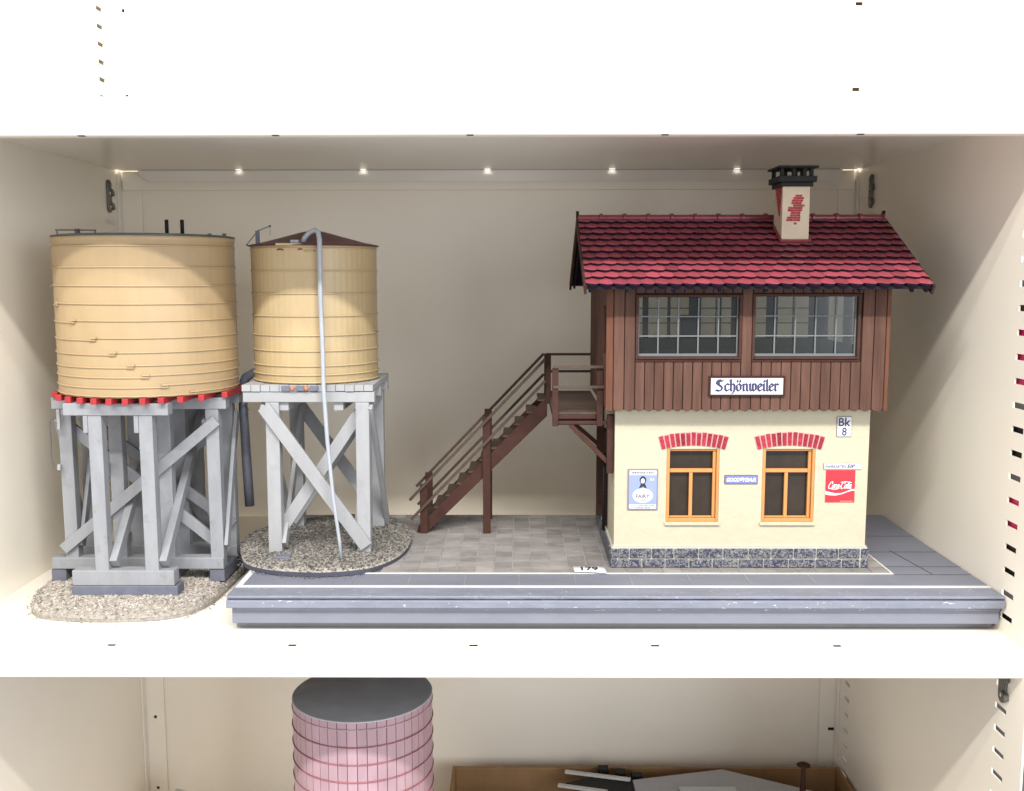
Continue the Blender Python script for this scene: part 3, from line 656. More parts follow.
# ================================================================== SIGNAL BOX
hs = thing('signal_box', 'cream plastered signal box with brown boarded upper storey and red tiled roof', 'model building', (.242, .985, PZ+.0016))
G0, G1, GY, GB = .1255, .3580, .9050, 1.0780
ZG0, ZG1 = .0548, .1900
W1, W2 = (.1733, .2216, .0770, .1454), (.2612, .3093, .0770, .1454)
m = MB(); m.wall(G0, G1, ZG0, ZG1, 'Y', GY, GY+.0035, [W1, W2]); m.box(G0, G0+.003, GY+.0036, GB, ZG0, ZG1); m.box(G1-.003, G1, GY+.0036, GB, ZG0, ZG1); m.box(G0+.0031, G1-.0031, GB-.003, GB, ZG0, ZG1)
m.build('plaster_wall', 'plaster', hs, bevel=.0004)
# stone plinth
m = MB(); m.box(G0-.0022, G1+.0016, GY-.0020, GB+.002, PZ+.0016, .0538); m.build('plinth_mortar', 'mortar', hs)
m = MB()
def course(z0, z1, off):
    x = G0-.0030
    m.box(x, x+.0062, GY-.0038, GY+.004, z0, z1)
    x += .0068
    wds = []
    while x < G1-.006:
        w_ = random.uniform(.020, .025)
        if off: w_ *= .55; off = False
        x1 = min(x+w_, G1-.0045)
        m.box(x, x1-.0011, GY-.0034-random.uniform(0, .0003), GY-.001, z0, z1); x = x1
    m.box(G1-.0040, G1+.0024, GY-.0036, GY+.004, z0, z1)
course(PZ+.0020, .0421, False); course(.0436, .0524, True)
for z0, z1, off in ((PZ+.0020, .0426, 0), (.0438, .0526, .01)):
    y = GY+.0046+off
    while y < GB:
        y1 = min(y+.022, GB+.001); m.box(G0-.0034, G0-.0010, y, y1-.0008, z0, z1); m.box(G1+.0008, G1+.0026, y, y1-.0008, z0, z1); y = y1
m.build('stone_plinth', 'stone', hs, bevel=.0006)
m = MB(); m.box(G0-.0010, G1+.0008, GY-.0014, GY+.0030, .0540, .0552); m.build('plinth_ledge', 'mortar', hs)
# ground floor windows
for (a, b, c, d) in (W1, W2):
    wn = MB(); f = .0030; yd0, yd1 = GY+.0004, GY+.0070
    wn.box(a+.0001, a+f, yd0, yd1, c+.0001, d-.0001); wn.box(b-.0024, b-.0001, yd0, yd1, c+.0001, d-.0001); wn.box(a+f, b-.0024, yd0+.0006, yd1, c+.0001, c+.0032); wn.box(a+f, b-.0024, yd0+.0016, yd1, d-.0022, d-.0001)
    win = wn.build('window', 'orange', hs, bevel=.0004)
    s = MB(); zt = c+(d-c)*.700; xm = (a+b)/2-.0012
    s.box(a+f+.0001, b-.0056, GY+.0026, GY+.0060, zt-.0017, zt+.0017); s.box(b-.0054, b-.0026, GY+.0030, GY+.0062, c+.0034, d-.0024); s.box(xm-.0016, xm+.0016, GY+.0030, GY+.0058, c+.0033, zt-.0018); s.box(a+f+.0001, b-.0056, GY+.0034, GY+.0062, c+.0034, c+.0050)
    s.build('frame', 'orange', win, bevel=.0003)
    boxo('pane', 'dark_glass', win, a+.001, b-.001, GY+.0072, GY+.0078, c+.001, d-.001)
    boxo('window_sill', 'plaster', win, a-.0014, b+.0012, GY-.0022, GY-.0001, c-.0028, c-.0003, bevel=.0005)
    # brick arch
    xc = (a+b)/2; R0 = .110; zc = .1487-R0; hw = .0292; amax = math.asin(hw/R0)
    ar = MB(); n = 24; inner = [(xc+R0*math.sin(-amax+2*amax*i/n), zc+R0*math.cos(-amax+2*amax*i/n)) for i in range(n+1)]
    R1 = R0+.0125; outer = [(xc+R1*math.sin(-amax+2*amax*i/n), zc+R1*math.cos(-amax+2*amax*i/n)) for i in range(n+1)]
    for i in range(n): ar.prism([inner[i], inner[i+1], outer[i+1], outer[i]], 'Y', GY-.0006, GY-.0001)
    arch = ar.build('arch_lintel', 'brick_joint', hs)
    br = MB(); nb_ = 13
    for k in range(nb_):
        t0 = -amax+2*amax*(k+.14)/nb_; t1 = -amax+2*amax*(k+.86)/nb_; j = random.uniform(-.0003, .0003)
        br.prism([(xc+(R0+.0005)*math.sin(t0), zc+(R0+.0005)*math.cos(t0)), (xc+(R0+.0005)*math.sin(t1), zc+(R0+.0005)*math.cos(t1)), (xc+(R1-.0004+j*1.6)*math.sin(t1), zc+(R1-.0004+j*1.6)*math.cos(t1)), (xc+(R1-.0004+j*1.6)*math.sin(t0), zc+(R1-.0004+j*1.6)*math.cos(t0))], 'Y', GY-.0013+j*.3, GY-.0007)
    br.build('arch_bricks', 'brick', arch, bevel=.0002, seg=1)
# left ground wall door pole and hook
boxo('side_door', 'brown_dark', hs, G0-.0022, G0-.0002, .9720, 1.0050, .0560, .1500, bevel=.0003)
m = MB(); m.tube([(G0-.0045, .965, .0540), (G0-.0045, .965, .1300)], .0016, 8); m.tube([(G0-.0045, .965, .0900), (G0-.0085, .965, .0890)], .0011, 6); m.build('down_pipe', 'black', hs)

# ---- upper storey
U0, U1, UY, UB = .1165, .3640, .8880, 1.0900
ZU0, ZU1 = .1824, .2960
O1, O2 = (.1436, .2326, .2318, .2842), (.2467, .3372, .2318, .2848)
rearO = [(.130, .172, .236, .284), (.178, .222, .236, .284), (.235, .268, .236, .284), (.274, .306, .236, .284), (.318, .352, .236, .284)]
m = MB(); m.wall(U0+.001, U1-.001, ZU0+.004, ZU1, 'Y', UY+.0016, UY+.0042, [O1, O2]); m.wall(U0+.001, U1-.001, ZU0+.004, ZU1, 'Y', UB-.003, UB, rearO)
sideO = [(.905, .925, .232, .276)]
m.wall(UY+.0043, UB-.0031, ZU0+.004, ZU1, 'X', U0+.001, U0+.0035, sideO+[(.94, .965, .236, .284)]); m.wall(UY+.0043, UB-.0031, ZU0+.004, ZU1, 'X', U1-.0035, U1-.001, [(.92, .98, .236, .284), (1.0, 1.06, .236, .284)])
m.build('upper_wall', 'brown_dark', hs)
m = MB(); m.box(U0+.0015, U1-.0015, UY+.0018, UB-.001, ZU0+.0015, ZU0+.0038); m.build('upper_floor', 'brown_dark', hs)
m = MB(); m.box(U0+.0045, U1-.0045, UY+.0045, UB-.004, .2040, .2060); m.build('inner_floor', 'interior', hs)
m = MB()
for x in (.163, .20, .255, .312): m.box(x-.0016, x+.0016, UB-.0048, UB-.0032, .206, .290)
m.box(.208, .222, 1.04, 1.06, .206, .262); m.box(.15, .34, 1.05, 1.07, .206, .226)
m.build('interior_fittings', 'curtain', hs)
m = MB()
for (a, b, c, d) in rearO:
    for k in (1, 2): z = c+(d-c)*k/3; m.box(a, b, UB-.0022, UB-.0012, z-.0005, z+.0005)
    x = (a+b)/2; m.box(x-.0006, x+.0006, UB-.0010, UB-.0002, c, d)
m.build('rear_window_bars', 'brown_dark', hs)
# boards on the front
m = MB()
def board(x0, x1, z0, z1, tip=True, y=UY, th=.0015):
    xc = (x0+x1)/2; w_ = (x1-x0)/2-.00038; tipd = .0024 if tip else 0; jy = random.uniform(0, .00035)
    if tip: poly = [(xc-w_, z1), (xc-w_, z0+tipd), (xc-w_*.55, z0+.0006), (xc, z0), (xc+w_*.55, z0+.0006), (xc+w_, z0+tipd), (xc+w_, z1)]
    else: poly = [(xc-w_, z1), (xc-w_, z0), (xc+w_, z0), (xc+w_, z1)]
    m.prism(poly, 'Y', y-jy, y+th)
def run(x0, x1, n, z0, z1, tip=True):
    for k in range(n): board(x0+(x1-x0)*k/n, x0+(x1-x0)*(k+1)/n, z0, z1, tip)
UA, UZ = U0+.0052, U1-.0012
run(UA, UA+.0194, 2, ZU0, ZU1); run(UZ-.0212, UZ, 2, ZU0, ZU1)
run(UA+.0194, .2350, 11, ZU0, .2270); run(.2350, .2445, 1, ZU0, ZU1); run(.2445, UZ-.0212, 11, ZU0, .2270)
run(UA+.0194, .2350, 11, .2880, ZU1, False); run(.2445, UZ-.0212, 11, .2880, ZU1, False)
m.build('cladding', 'brown', hs, bevel=.0002, seg=1)
for X in (U0, U1):
    m = MB(); y = UY+.002
    while y < UB-.004:   # side boards
        y1 = y+.0095
        segs = [(ZU0+.001, ZU1)]
        if X == U0 and (y1 > .905 and y < .925): segs = [(ZU0+.001, .232), (.276, ZU1)]
        if X == U1 and ((y1 > .92 and y < .98) or (y1 > 1.0 and y < 1.06)): segs = [(ZU0+.001, .236), (.284, ZU1)]
        for z0, z1 in segs: m.box(X-.0008 if X == U0 else X-.0010, X+.0009, y+.0002, y1-.0002, z0, z1)
        y = y1
    m.build('side_cladding', 'brown', hs)
for X in (U0, U1):
    boxo('corner_post', 'brown_light', hs, X-.0012 if X == U0 else X-.0009, X+.0049 if X == U0 else X+.0024, UY-.0003 if X == U1 else UY+.0006, UY+.0013 if X == U0 else UY+.0090, ZU0+.0006, ZU1-.001, bevel=.0004)
# upper windows
for (a, b, c, d) in (O1, O2):
    fr = MB(); o = .0024; yy0, yy1 = UY-.0016, UY+.0015
    fr.box(a-o, a, yy0, yy1, c-o, d+o); fr.box(b, b+o, yy0, yy1, c-o, d+o); fr.box(a, b, yy0, yy1, d, d+o); fr.box(a, b, yy0-.0008, yy1, c-o, c)
    fr.box(a-o, b+o, yy0+.0004, yy1, c-o-.0022, c-o-.0004)
    win = fr.build('window', 'brown_plain', hs, bevel=.0003)
    mu = MB(); ym = UY+.0022; w_ = .0006
    zs = [c+(d-c)*t for t in (.345, .675)]
    for k in range(1, 5): x = a+(b-a)*k/5; mu.box(x-w_, x+w_, ym, ym+.0012, c+.0022, d-.0004)
    for z in zs: mu.box(a+.0008, b-.0012, ym-.0002, ym+.0010, z-.00055, z+.00055)
    mu.box(a+.0002, b-.0004, ym-.0006, ym+.0014, c+.0002, c+.0024); mu.box(a+.0001, a+.0009, ym, ym+.0012, c+.0024, d-.0003); mu.box(b-.0016, b-.0004, ym, ym+.0012, c+.0024, d-.0003)
    mu.build('window_bars', 'muntin', win)
    boxo('pane', 'glass', win, a+.0003, b-.0003, ym+.0016, ym+.0019, c+.0003, d-.0003)
# roof
RX0, RX1, RY0, RY1, RYM = .0946, .3905, .8600, 1.1100, .9850
RZ0, RZ1 = .2935, .3575
SL = math.hypot(RYM-RY0, RZ1-RZ0); cs_, sn_ = (RYM-RY0)/SL, (RZ1-RZ0)/SL
def rp(x, s, n, side):  # point on roof: s along slope from eave, n out of plane
    y = RY0+s*cs_-n*sn_; z = RZ0+s*sn_+n*cs_
    return (x, y if side > 0 else 2*RYM-y, z)
dk = MB()
for side in (1, -1):
    P = [rp(x, s, n, side) for x in (RX0+.002, RX1-.002) for s, n in ((.002, -.0020), (SL, -.0020), (SL, .0004), (.002, .0004))]
    dk.add(P, [(0,1,2,3), (4,5,6,7), (0,1,5,4), (1,2,6,5), (2,3,7,6), (3,0,4,7)])
roof = dk.build('roof', 'deck_lip_shade', hs)
tl = MB(); te = []; tf = []; rows = 11; tw_ = (RX1-RX0)/25; rl = SL/rows
for side in (1, -1):
    for r in range(rows):
        s0 = r*rl; off = (.5 if r % 2 else 0)*tw_
        for k in range(-1, 25):
            xa = RX0+k*tw_+off; xb = xa+tw_
            if xa < RX0-1e-6 : xa2 = RX0
            else: xa2 = xa
            xb2 = min(xb, RX1)
            if xb2-xa2 < tw_*.2: continue
            q = 6; vs = []; jt = random.uniform(-.0003, .0003); js = random.uniform(-.0003, .0003)
            for i in range(q+1):
                x = xa2+.0001+(xb2-xa2-.0002)*i/q; u = (x-xa)/tw_
                dip = -.0027*math.sin(math.pi*min(max(u, 0), 1)**1.35)**.8+js*.4
                hump = .00045*math.sin(math.pi*u)
                ub = .0008
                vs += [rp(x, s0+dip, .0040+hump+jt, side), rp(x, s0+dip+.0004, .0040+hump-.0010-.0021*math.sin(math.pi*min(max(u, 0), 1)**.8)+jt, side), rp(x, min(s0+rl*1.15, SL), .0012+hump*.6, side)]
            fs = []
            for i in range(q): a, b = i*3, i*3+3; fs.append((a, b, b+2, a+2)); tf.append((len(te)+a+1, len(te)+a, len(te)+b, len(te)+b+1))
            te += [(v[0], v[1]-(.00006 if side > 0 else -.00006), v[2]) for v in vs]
            fs += [(0, 1, 2), (q*3, q*3+2, q*3+1)]
            for i in range(q): a, b = i*3, i*3+3; fs.append((a+1, b+1, b+2, a+2))
            tl.add(vs, fs)
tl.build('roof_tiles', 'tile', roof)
m = MB(); m.add(te, tf); m.build('tile_edge_shade', 'deck_lip_shade', roof)  # dark strips paint the shade under each tile lip
rg = MB(); n = 13; rw = (RX1-RX0)/n
for k in range(n):
    x0 = RX0+k*rw; x1 = x0+rw+.0015
    for (xa, xb, rr) in ((x0, x1, .0044), (x1-.0030, x1, .0060)):
        sec = [(math.cos(a)*rr*1.15, math.sin(a)*rr*.75) for a in [math.pi*i/8-.25+(.5*i/8) for i in range(9)]]
        rg.prism([(RYM+p, RZ1+.0010+z) for p, z in sec], 'X', xa, xb if k < n-1 else min(xb, RX1))
rg.build('ridge_cap', 'ridge', roof)
# barge boards, eaves fascia, soffit battens
for X0, X1_, sg in ((RX0-.0012, RX0+.0010, 0), (RX1-.0006, RX1+.0014, 1)):
    for side in (1, -1):
        b = MB(); P = [rp(x, s, n_, side) for x in (X0, X1_) for s, n_ in ((-.0015, -.0062), (SL, -.0062), (SL+.0010, .0022), (-.0015, .0022))]
        b.add(P, [(0,1,2,3), (4,5,6,7), (0,1,5,4), (1,2,6,5), (2,3,7,6), (3,0,4,7)]); b.build('barge_board', 'brown_plain' if sg == 0 else 'brown_dark', roof)
    boxo('finial', 'fascia', roof, X0-.0002, X1_+.0002, RYM-.0015, RYM+.0015, RZ1+.001, RZ1+.0078)
m = MB(); m.box(RX0+.001, RX1-.001, RY0+.0005, RY0+.0028, RZ0-.0018, RZ0+.0010); m.build('eaves_fascia', 'fascia', roof)
m = MB(); m.box(RX0+.001, RX1-.001, RY1-.0028, RY1-.0005, RZ0-.0018, RZ0+.0010); m.build('eaves_fascia', 'fascia', roof)
m = MB()
for x in (RX0+.004, .13, .17, .21, .25, .29, .33, RX1-.016, RX1-.004): m.beam(rp(x, .001, -.0040, 1), rp(x, SL-.003, -.0040, 1), .0024, .0034, (0, -.5, 1)); m.beam(rp(x, .001, -.0040, -1), rp(x, SL-.003, -.0040, -1), .0024, .0034, (0, .5, 1))
m.build('rafters', 'fascia', roof)
# gable infill
for X in (U0+.001, U1-.003):
    m = MB(); m.prism([(UY+.002, ZU1+.0001), (UB-.002, ZU1+.0001), (UB-.002, ZU1+.001), (RYM, RZ1-.004), (UY+.002, ZU1+.001)], 'X', X, X+.002); m.build('gable', 'brown_dark', hs)
# chimney
C0, C1, CY0, CY1 = .2795, .3046, .9340, .9640
ch = MB(); ch.box(C0, C1, CY0, CY1, .3310, .3900); chim = ch.build('chimney', 'chim_cream', hs, bevel=.0004)
bk = MB()
def bricks(face, rows_):
    for z, a, b in rows_:
        x = a
        while x < b-.001:
            w_ = min(random.uniform(.0025, .0042), b-x)
            if face == 'F': bk.box(x, x+w_-.0003, CY0-.0006, CY0-.00005, z, z+.0019)
            else: bk.box(C0-.0006, C0-.00005, x, x+w_-.0003, z, z+.0019)
            x += w_
cc = .2925
bricks('F', [(0.3748, cc-.0010, cc+.0060), (0.3726, cc-.0030, cc+.0068), (0.3704, cc-.0042, cc+.0060), (0.3682, cc-.0046, cc+.0050), (0.3660, cc-.0030, cc+.0075), (0.3638, cc-.0075, cc+.0058), (0.3616, cc-.0078, cc+.0060), (0.3594, cc-.0050, cc+.0040), (0.3572, cc-.0055, cc+.0045), (0.3550, cc-.0082, cc+.0050), (0.3528, cc-.0088, cc+.0040), (0.3498, cc-.0020, cc+.0015)])
bricks('L', [(.3840-.0022*i, .9360+.0004*i, .9600-.0012*i) for i in range(13)])
bk.build('exposed_bricks', 'brick_old', chim, bevel=.0002, seg=1)
cp = MB(); cp.box(C0-.0022, C1+.0022, CY0-.0022, CY1+.0022, .3840, .3880); cp.box(C0-.0048, C1+.0048, CY0-.0048, CY1+.0048, .3881, .3935)
for x in (C0-.0015, .2888, .2985, C1+.0002):
    for y in (CY0-.002, CY1-.002): cp.box(x-.0015, x+.0020, y, y+.0035, .3936, .4005)
cp.box(C0-.0060, C1+.0058, CY0-.0060, CY1+.0055, .4006, .4026); cp.build('chimney_cap', 'black', chim, bevel=.0005)
# flashing
m = MB()
for side_x in (C0-.0022, C1+.0002): m.beam(rp(side_x+.001, (CY0-RY0)/cs_+.001, .0045, 1), rp(side_x+.001, (CY1-RY0)/cs_, .0045, 1), .0024, .0014, (0, -.5, 1))
m.beam(rp(C0-.002, (CY0-RY0)/cs_-.001, .0046, 1), rp(C1+.002, (CY0-RY0)/cs_-.001, .0046, 1), .0028, .0014, (0, -.5, 1)); m.build('flashing', 'ridge', chim)

# ---- stair and landing
ln = MB(); LX0, LY0, LY1 = .0670, .9120, 1.0850; LZ = .1775
ln.box(LX0+.002, U0-.0012, LY0+.002, LY1, LZ-.0014, LZ+.0010); landing = ln.build('landing', 'rail', hs)
m = MB(); m.box(LX0+.0065, U0-.0080, LY0+.0002, LY0+.0030, LZ-.0052, LZ-.0016); m.box(LX0+.002, LX0+.0045, LY0+.002, LY1, LZ-.0065, LZ-.0016); m.box(LX0+.0065, U0-.0080, LY0-.0008, LY0+.0012, LZ-.0100, LZ-.0070)
m.box(LX0+.005, U0-.001, LY0+.006, LY0+.010, LZ-.0095, LZ-.0016)
m.build('landing_beam', 'brown_plain', landing, bevel=.0004)
for (x, y, z0, z1) in ((LX0+.0040, LY0, LZ-.0120, .2195), (U0-.0046, LY0+.001, LZ-.0120, .2215), (LX0+.0010, 1.0290, LZ-.006, .2235), (LX0+.001, LY1, LZ-.006, .2190)):
    m = MB(); m.beam((x, y, z0), (x, y, z1), .0056, .0036); m.build('landing_post', 'brown_plain', landing, bevel=.0004)
for z in (.2205, .2020):
    m = MB(); m.beam((LX0+.002, LY0-.0022, z), (U0-.001, LY0-.0022, z), .0026, .0022); m.beam((LX0-.0026, LY0+.0, z), (LX0-.0026, 1.0290, z), .0026, .0022); m.beam((LX0+.000, LY1-.0022, z-.002), (U0-.001, LY1-.0022, z-.002), .0026, .0022)
    m.build('landing_rail', 'rail', landing, bevel=.0004)
# bracket
m = MB(); m.beam((.0720, .9140, .1685), (.1190, .9140, .1685), .0036, .0040, (0, 1, 0)); m.build('bracket_beam', 'brown_plain', landing, bevel=.0004); m = MB(); m.beam((.0850, .9140, .1665), (.1215, .9140, .1300), .0042, .0038, (0, 1, 0)); m.box(.1188, .1250, .9100, .9180, .1215, .1760); m.build('bracket', 'brown_plain', landing, bevel=.0004)
m = MB()
m.beam((.0780, 1.0200, .1665), (.1200, 1.0200, .1300), .0040, .0036, (0, 1, 0)); m.box(.1180, .1250, 1.017, 1.024, .0560, .1760)
m.build('bracket', 'brown_plain', landing, bevel=.0004)
# staircase
st = MB(); YN, YFa = 1.0300, 1.0850
def stringer(y):
    b0, b1 = (-.0640, PZ+.0017), (.0665, .1590); t0, t1 = (-.0640-.0070, PZ+.0017), (.0665, .1745)
    st.prism([(-.0700, PZ+.0017), (-.0590, PZ+.0017), (.0670, .1585), (.0670, .1765), (.0620, .1740), (-.0690, .0400)], 'Y', y-.0013, y+.0013)
stringer(YN); stringer(YFa)
stair = st.build('staircase', 'brown_plain', hs, bevel=.0003)
m = MB()
for k in range(11):
    u = (k+.6)/11; x = -.0660+u*.1330; z = PZ+.006+u*.1385
    m.box(x-.0050, x+.0060, YN-.0010, YFa+.0010, z+.0016, z+.0032)
m.build('treads', 'rail', stair)
for (x, z1) in ((-.0620, .0870), (.0040, .1580)):
    for y in (YN-.0035, YFa+.0035):
        m = MB(); m.box(x-.0040, x+.0040, y-.0018, y+.0018, PZ+.0016, z1); m.build('newel_post', 'brown_plain', stair, bevel=.0004)
for y, dy in ((YN, -.0068), (YFa, .0068)):
    for (xa, za, xb, zb) in ((-.0765, .0705, .0650, .2185), (-.0750, .0500, .0650, .1960)):
        m = MB(); m.beam((xa, y+dy, za), (xb, y+dy, zb), .0029, .0026, (0, 1, 0)); m.build('handrail', 'rail', stair, bevel=.0003)

# ---- signs on the signal box
def plate(x0, x1, z0, z1, y, mat, name, frame=None, fw=.0012, th=.0008, parent=hs):
    m = MB()
    if frame:
        m.box(x0, x1, y-th-.0003, y, z0, z1); p = m.build(name, frame, parent, bevel=.0002)
        m = MB(); m.box(x0+fw, x1-fw, y-th-.0006, y-th-.0004, z0+fw, z1-fw); m.build('face', mat, p); return p, y-th-.0006
    m.box(x0, x1, y-th, y, z0, z1); p = m.build(name, mat, parent, bevel=.0001); return p, y-th
# station name board
p, yy = plate(.2066, .2744, .1962, .2146, UY-.0006, 'sign_white', 'name_board', 'sign_frame', .0019, .0014)
p['label'] = 'white station name board with blackletter Schönweiler lettering'
m = MB(); bx = (.2066+.0026, .2744-.0026, .1962+.0026, .2146-.0026); t_ = .00022
for b in ((bx[0], bx[1], bx[2], bx[2]+t_), (bx[0], bx[1], bx[3]-t_, bx[3]), (bx[0], bx[0]+t_, bx[2]+t_, bx[3]-t_), (bx[1]-t_, bx[1], bx[2]+t_, bx[3]-t_)): m.box(b[0], b[1], yy-.0001, yy-.00002, b[2], b[3])
m.build('border_line', 'navy', p)
G = {'S': ([[(.72,1.32),(.5,1.45),(.2,1.40),(.05,1.12),(.22,.92),(.62,.66),(.78,.40),(.66,.12),(.36,.02),(.02,.12)], [(.36,1.36),(.36,.9)], [(.72,1.32),(.86,1.42)]], 1.02),
     'c': ([[(.50,.86),(.28,.98),(.06,.78),(.06,.20),(.26,.02),(.50,.16)]], .60),
     'h': ([[(-.02,1.42),(.12,1.48),(.12,.12),(.22,.02)], [(.12,.78),(.38,.98),(.56,.80),(.56,.20),(.46,-.16),(.30,-.30)]], .74),
     'o': ([[(.06,.76),(.06,.22),(.28,.02),(.54,.22),(.54,.78),(.32,.98),(.06,.76)], [(.14,1.22),(.14,1.42)], [(.48,1.22),(.48,1.42)]], .72),
     'n': ([[(.0,.86),(.12,.94),(.12,.12),(.22,.02)], [(.12,.76),(.38,.98),(.54,.84),(.54,.12),(.66,.02)]], .78),
     'w': ([[(.0,.90),(.10,.98),(.10,.20),(.28,.02),(.44,.16)], [(.44,.98),(.44,.16),(.62,.02),(.82,.20),(.82,.80),(.66,.98)]], .98),
     'e': ([[(.08,.46),(.46,.66),(.44,.86),(.26,.98),(.06,.78),(.06,.20),(.26,.02),(.50,.16)]], .60),
     'i': ([[(.0,.88),(.12,.96),(.12,.12),(.24,.02)], [(.16,1.22),(.16,1.40)]], .36),
     'l': ([[(.0,1.40),(.12,1.48),(.12,.12),(.24,.02)]], .36),
     'r': ([[(.0,.88),(.12,.96),(.12,.12),(.22,.02)], [(.12,.74),(.34,.98),(.50,.82)]], .54)}
word = 'Schonweiler'; tot = sum(G[c][1] for c in word)
m = MB(); zx = .0066; kx = (.0560)/tot; cx = .2405-.0560/2+.0004; zb0 = .2012
for c in word:
    pen(m, G[c][0], cx, zb0, kx*.93, zx, yy-.00004, .00175, .00075, math.radians(38)); cx += G[c][1]*kx
m.build('lettering', 'navy', p)
# Bk 8 plate
p, yy = plate(.3277, .3411, .1570, .1755, GY-.0001, 'sign_white', 'block_post_plate', 'sign_grey', .0004, .0006)
p['label'] = 'small white plate reading Bk 8'
m = MB(); text(m, 'Bk', .3345, .1667, .0078, yy-.00003, width=.0112, bold=.025); m.build('lettering', 'navy', p)
m = MB(); text(m, '8', .3345, .1580, .0076, yy-.00003, width=.0043, bold=.012); m.build('lettering', 'navy', p)
# thin white strip sign
p, yy = plate(.3170, .3515, .1266, .1324, GY-.0001, 'sign_white', 'strip_sign', 'sign_grey', .0003, .0005)
m = MB(); text(m, 'FAHRKARTEN', .3278, .1281, .0026, yy-.00003, width=.0185, bold=.01); text(m, 'EIP', .3420, .1279, .0034, yy-.00003, width=.0070, bold=.02, shear=.2); m.build('lettering', 'navy', p)
# red cola sign
p, yy = plate(.3195, .3463, .0958, .1258, GY-.0001, 'cola_red', 'red_sign', None, 0, .0006)
p['label'] = 'red square sign with white script and wave'
x0s, z0s = .3195, .0958; W_, H_ = .0268, .0300
m = MB()
# white wave
n = 20; top = []; bot = []
for i in range(n+1):
    u = i/n
    tab = ((0, .300, .115), (.15, .268, .095), (.35, .248, .068), (.55, .272, .040), (.7, .322, .034), (.85, .375, .046), (1, .395, .056))
    for (u0, c0, t0), (u1, c1, t1) in zip(tab, tab[1:]):
        if u0 <= u <= u1+1e-9: k_ = (u-u0)/(u1-u0); c_ = c0+(c1-c0)*k_; th_ = t0+(t1-t0)*k_
    top.append((x0s+u*W_, z0s+(c_+th_*.5)*H_)); bot.append((x0s+u*W_, z0s+(c_-th_*.5)*H_))
for i in range(n): m.prism([bot[i], bot[i+1], top[i+1], top[i]], 'Y', yy-.00012, yy)
m.build('wave', 'sign_white', p)
m = MB()
cap = [[(.62,1.10),(.72,1.35),(.55,1.62),(.28,1.45),(.08,.95),(.02,.42),(.16,.05),(.42,.02),(.70,.25)]]
o_ = [[(.30,.92),(.10,.72),(.06,.30),(.22,.04),(.40,.22),(.44,.62),(.30,.92),(.55,.85)]]
c_s = [[(.44,.80),(.26,.94),(.08,.66),(.06,.28),(.22,.04),(.48,.20)]]
a_ = [[(.44,.86),(.22,.92),(.06,.55),(.08,.14),(.24,.06),(.42,.50),(.46,.90),(.42,.30),(.50,.04),(.66,.18)]]
l_ = [[(.08,.20),(.34,1.10),(.40,1.50),(.26,1.52),(.12,.80),(.10,.22),(.22,.02),(.42,.18)]]
seq = [(cap, .74), (o_, .52), (c_s, .46), (a_, .58), ([[(.05,.50),(.30,.52)]], .30), (cap, .74), (o_, .50), (l_, .40), (a_, .60)]
tot = sum(w_ for _, w_ in seq); kx = .0210/tot; cx = x0s+.0022; sz = .0042
for g_, w_ in seq:
    pen(m, g_, cx, z0s+.0128+(.0004 if w_ == .30 else 0), kx, sz, yy-.00003, .00075, .00045, math.radians(30), shear=.22); cx += w_*kx
# swash from the first C under the name and tail of the second C
pen(m, [[(.0, 0), (.30, -.18), (.62, -.10)]], x0s+.0048, z0s+.0128, .0100, .0042, yy-.00003, .0005, .0004, .5)
pen(m, [[(.0, 1.45), (.5, 1.55), (1.0, 1.35)]], x0s+.0140, z0s+.0128, .0095, .0042, yy-.00003, .0007, .0004, .5)
m.build('lettering', 'sign_white', p)
m = MB(); m.box(x0s+.0135, x0s+.0255, yy-.00008, yy-.00001, z0s+.0008, z0s+.0014); m.build('small_print', 'brick_joint', p)
# long periwinkle sign
p, yy = plate(.2266, .2570, .1130, .1212, GY-.0001, 'sign_periwinkle', 'enamel_strip_sign', 'navy', .0004, .0006)
m = MB(); text(m, 'GOOD', .2345, .1152, .0037, yy-.00003, width=.0124, bold=.03, shear=.3); text(m, 'YEAR', .2490, .1152, .0037, yy-.00003, width=.0124, bold=.03, shear=.3)
m.prism([(.2402, .1168), (.2418, .1160), (.2432, .1172), (.2440, .1188), (.2428, .1192), (.2412, .1184)], 'Y', yy-.00012, yy); m.build('lettering', 'pale_blue_text', p)
# blue advertising sign
p, yy = plate(.1377, .1653, .0888, .1270, GY-.0001, 'sign_blue', 'advertising_sign', 'sign_grey', .0011, .0010)
p['label'] = 'pale blue enamel sign with a dark haired figure above a white oval'
ax0, ax1, az0, az1 = .1388, .1642, .0899, .1259
m = MB(); m.box(ax0+.0004, ax1-.0004, yy-.0001, yy, az1-.0044, az1-.0002); m.box(ax0+.0004, ax1-.0004, yy-.0001, yy, az0+.0002, az0+.0040)
xc = (ax0+ax1)/2; m.prism([(xc+.0094*math.cos(2*math.pi*k/32), az0+.0124+.0068*math.sin(2*math.pi*k/32)) for k in range(32)], 'Y', yy-.0002, yy); m.build('white_panels', 'sign_white', p)
m = MB(); m.prism([(xc+.0030*math.cos(2*math.pi*k/20), az1-.0090+.0036*math.sin(2*math.pi*k/20)) for k in range(20)], 'Y', yy-.00026, yy)
m.prism([(xc-.0036, az1-.0170), (xc-.0014, az1-.0112), (xc+.0014, az1-.0112), (xc+.0038, az1-.0170), (xc+.0015, az1-.0160), (xc, az1-.0150), (xc-.0015, az1-.0160)], 'Y', yy-.00024, yy); m.build('figure', 'blackink', p)
m = MB(); m.prism([(xc-.0001+.0018*math.cos(2*math.pi*k/16), az1-.0098+.0024*math.sin(2*math.pi*k/16)) for k in range(16)], 'Y', yy-.00036, yy-.0003); m.build('face', 'sign_white', p)
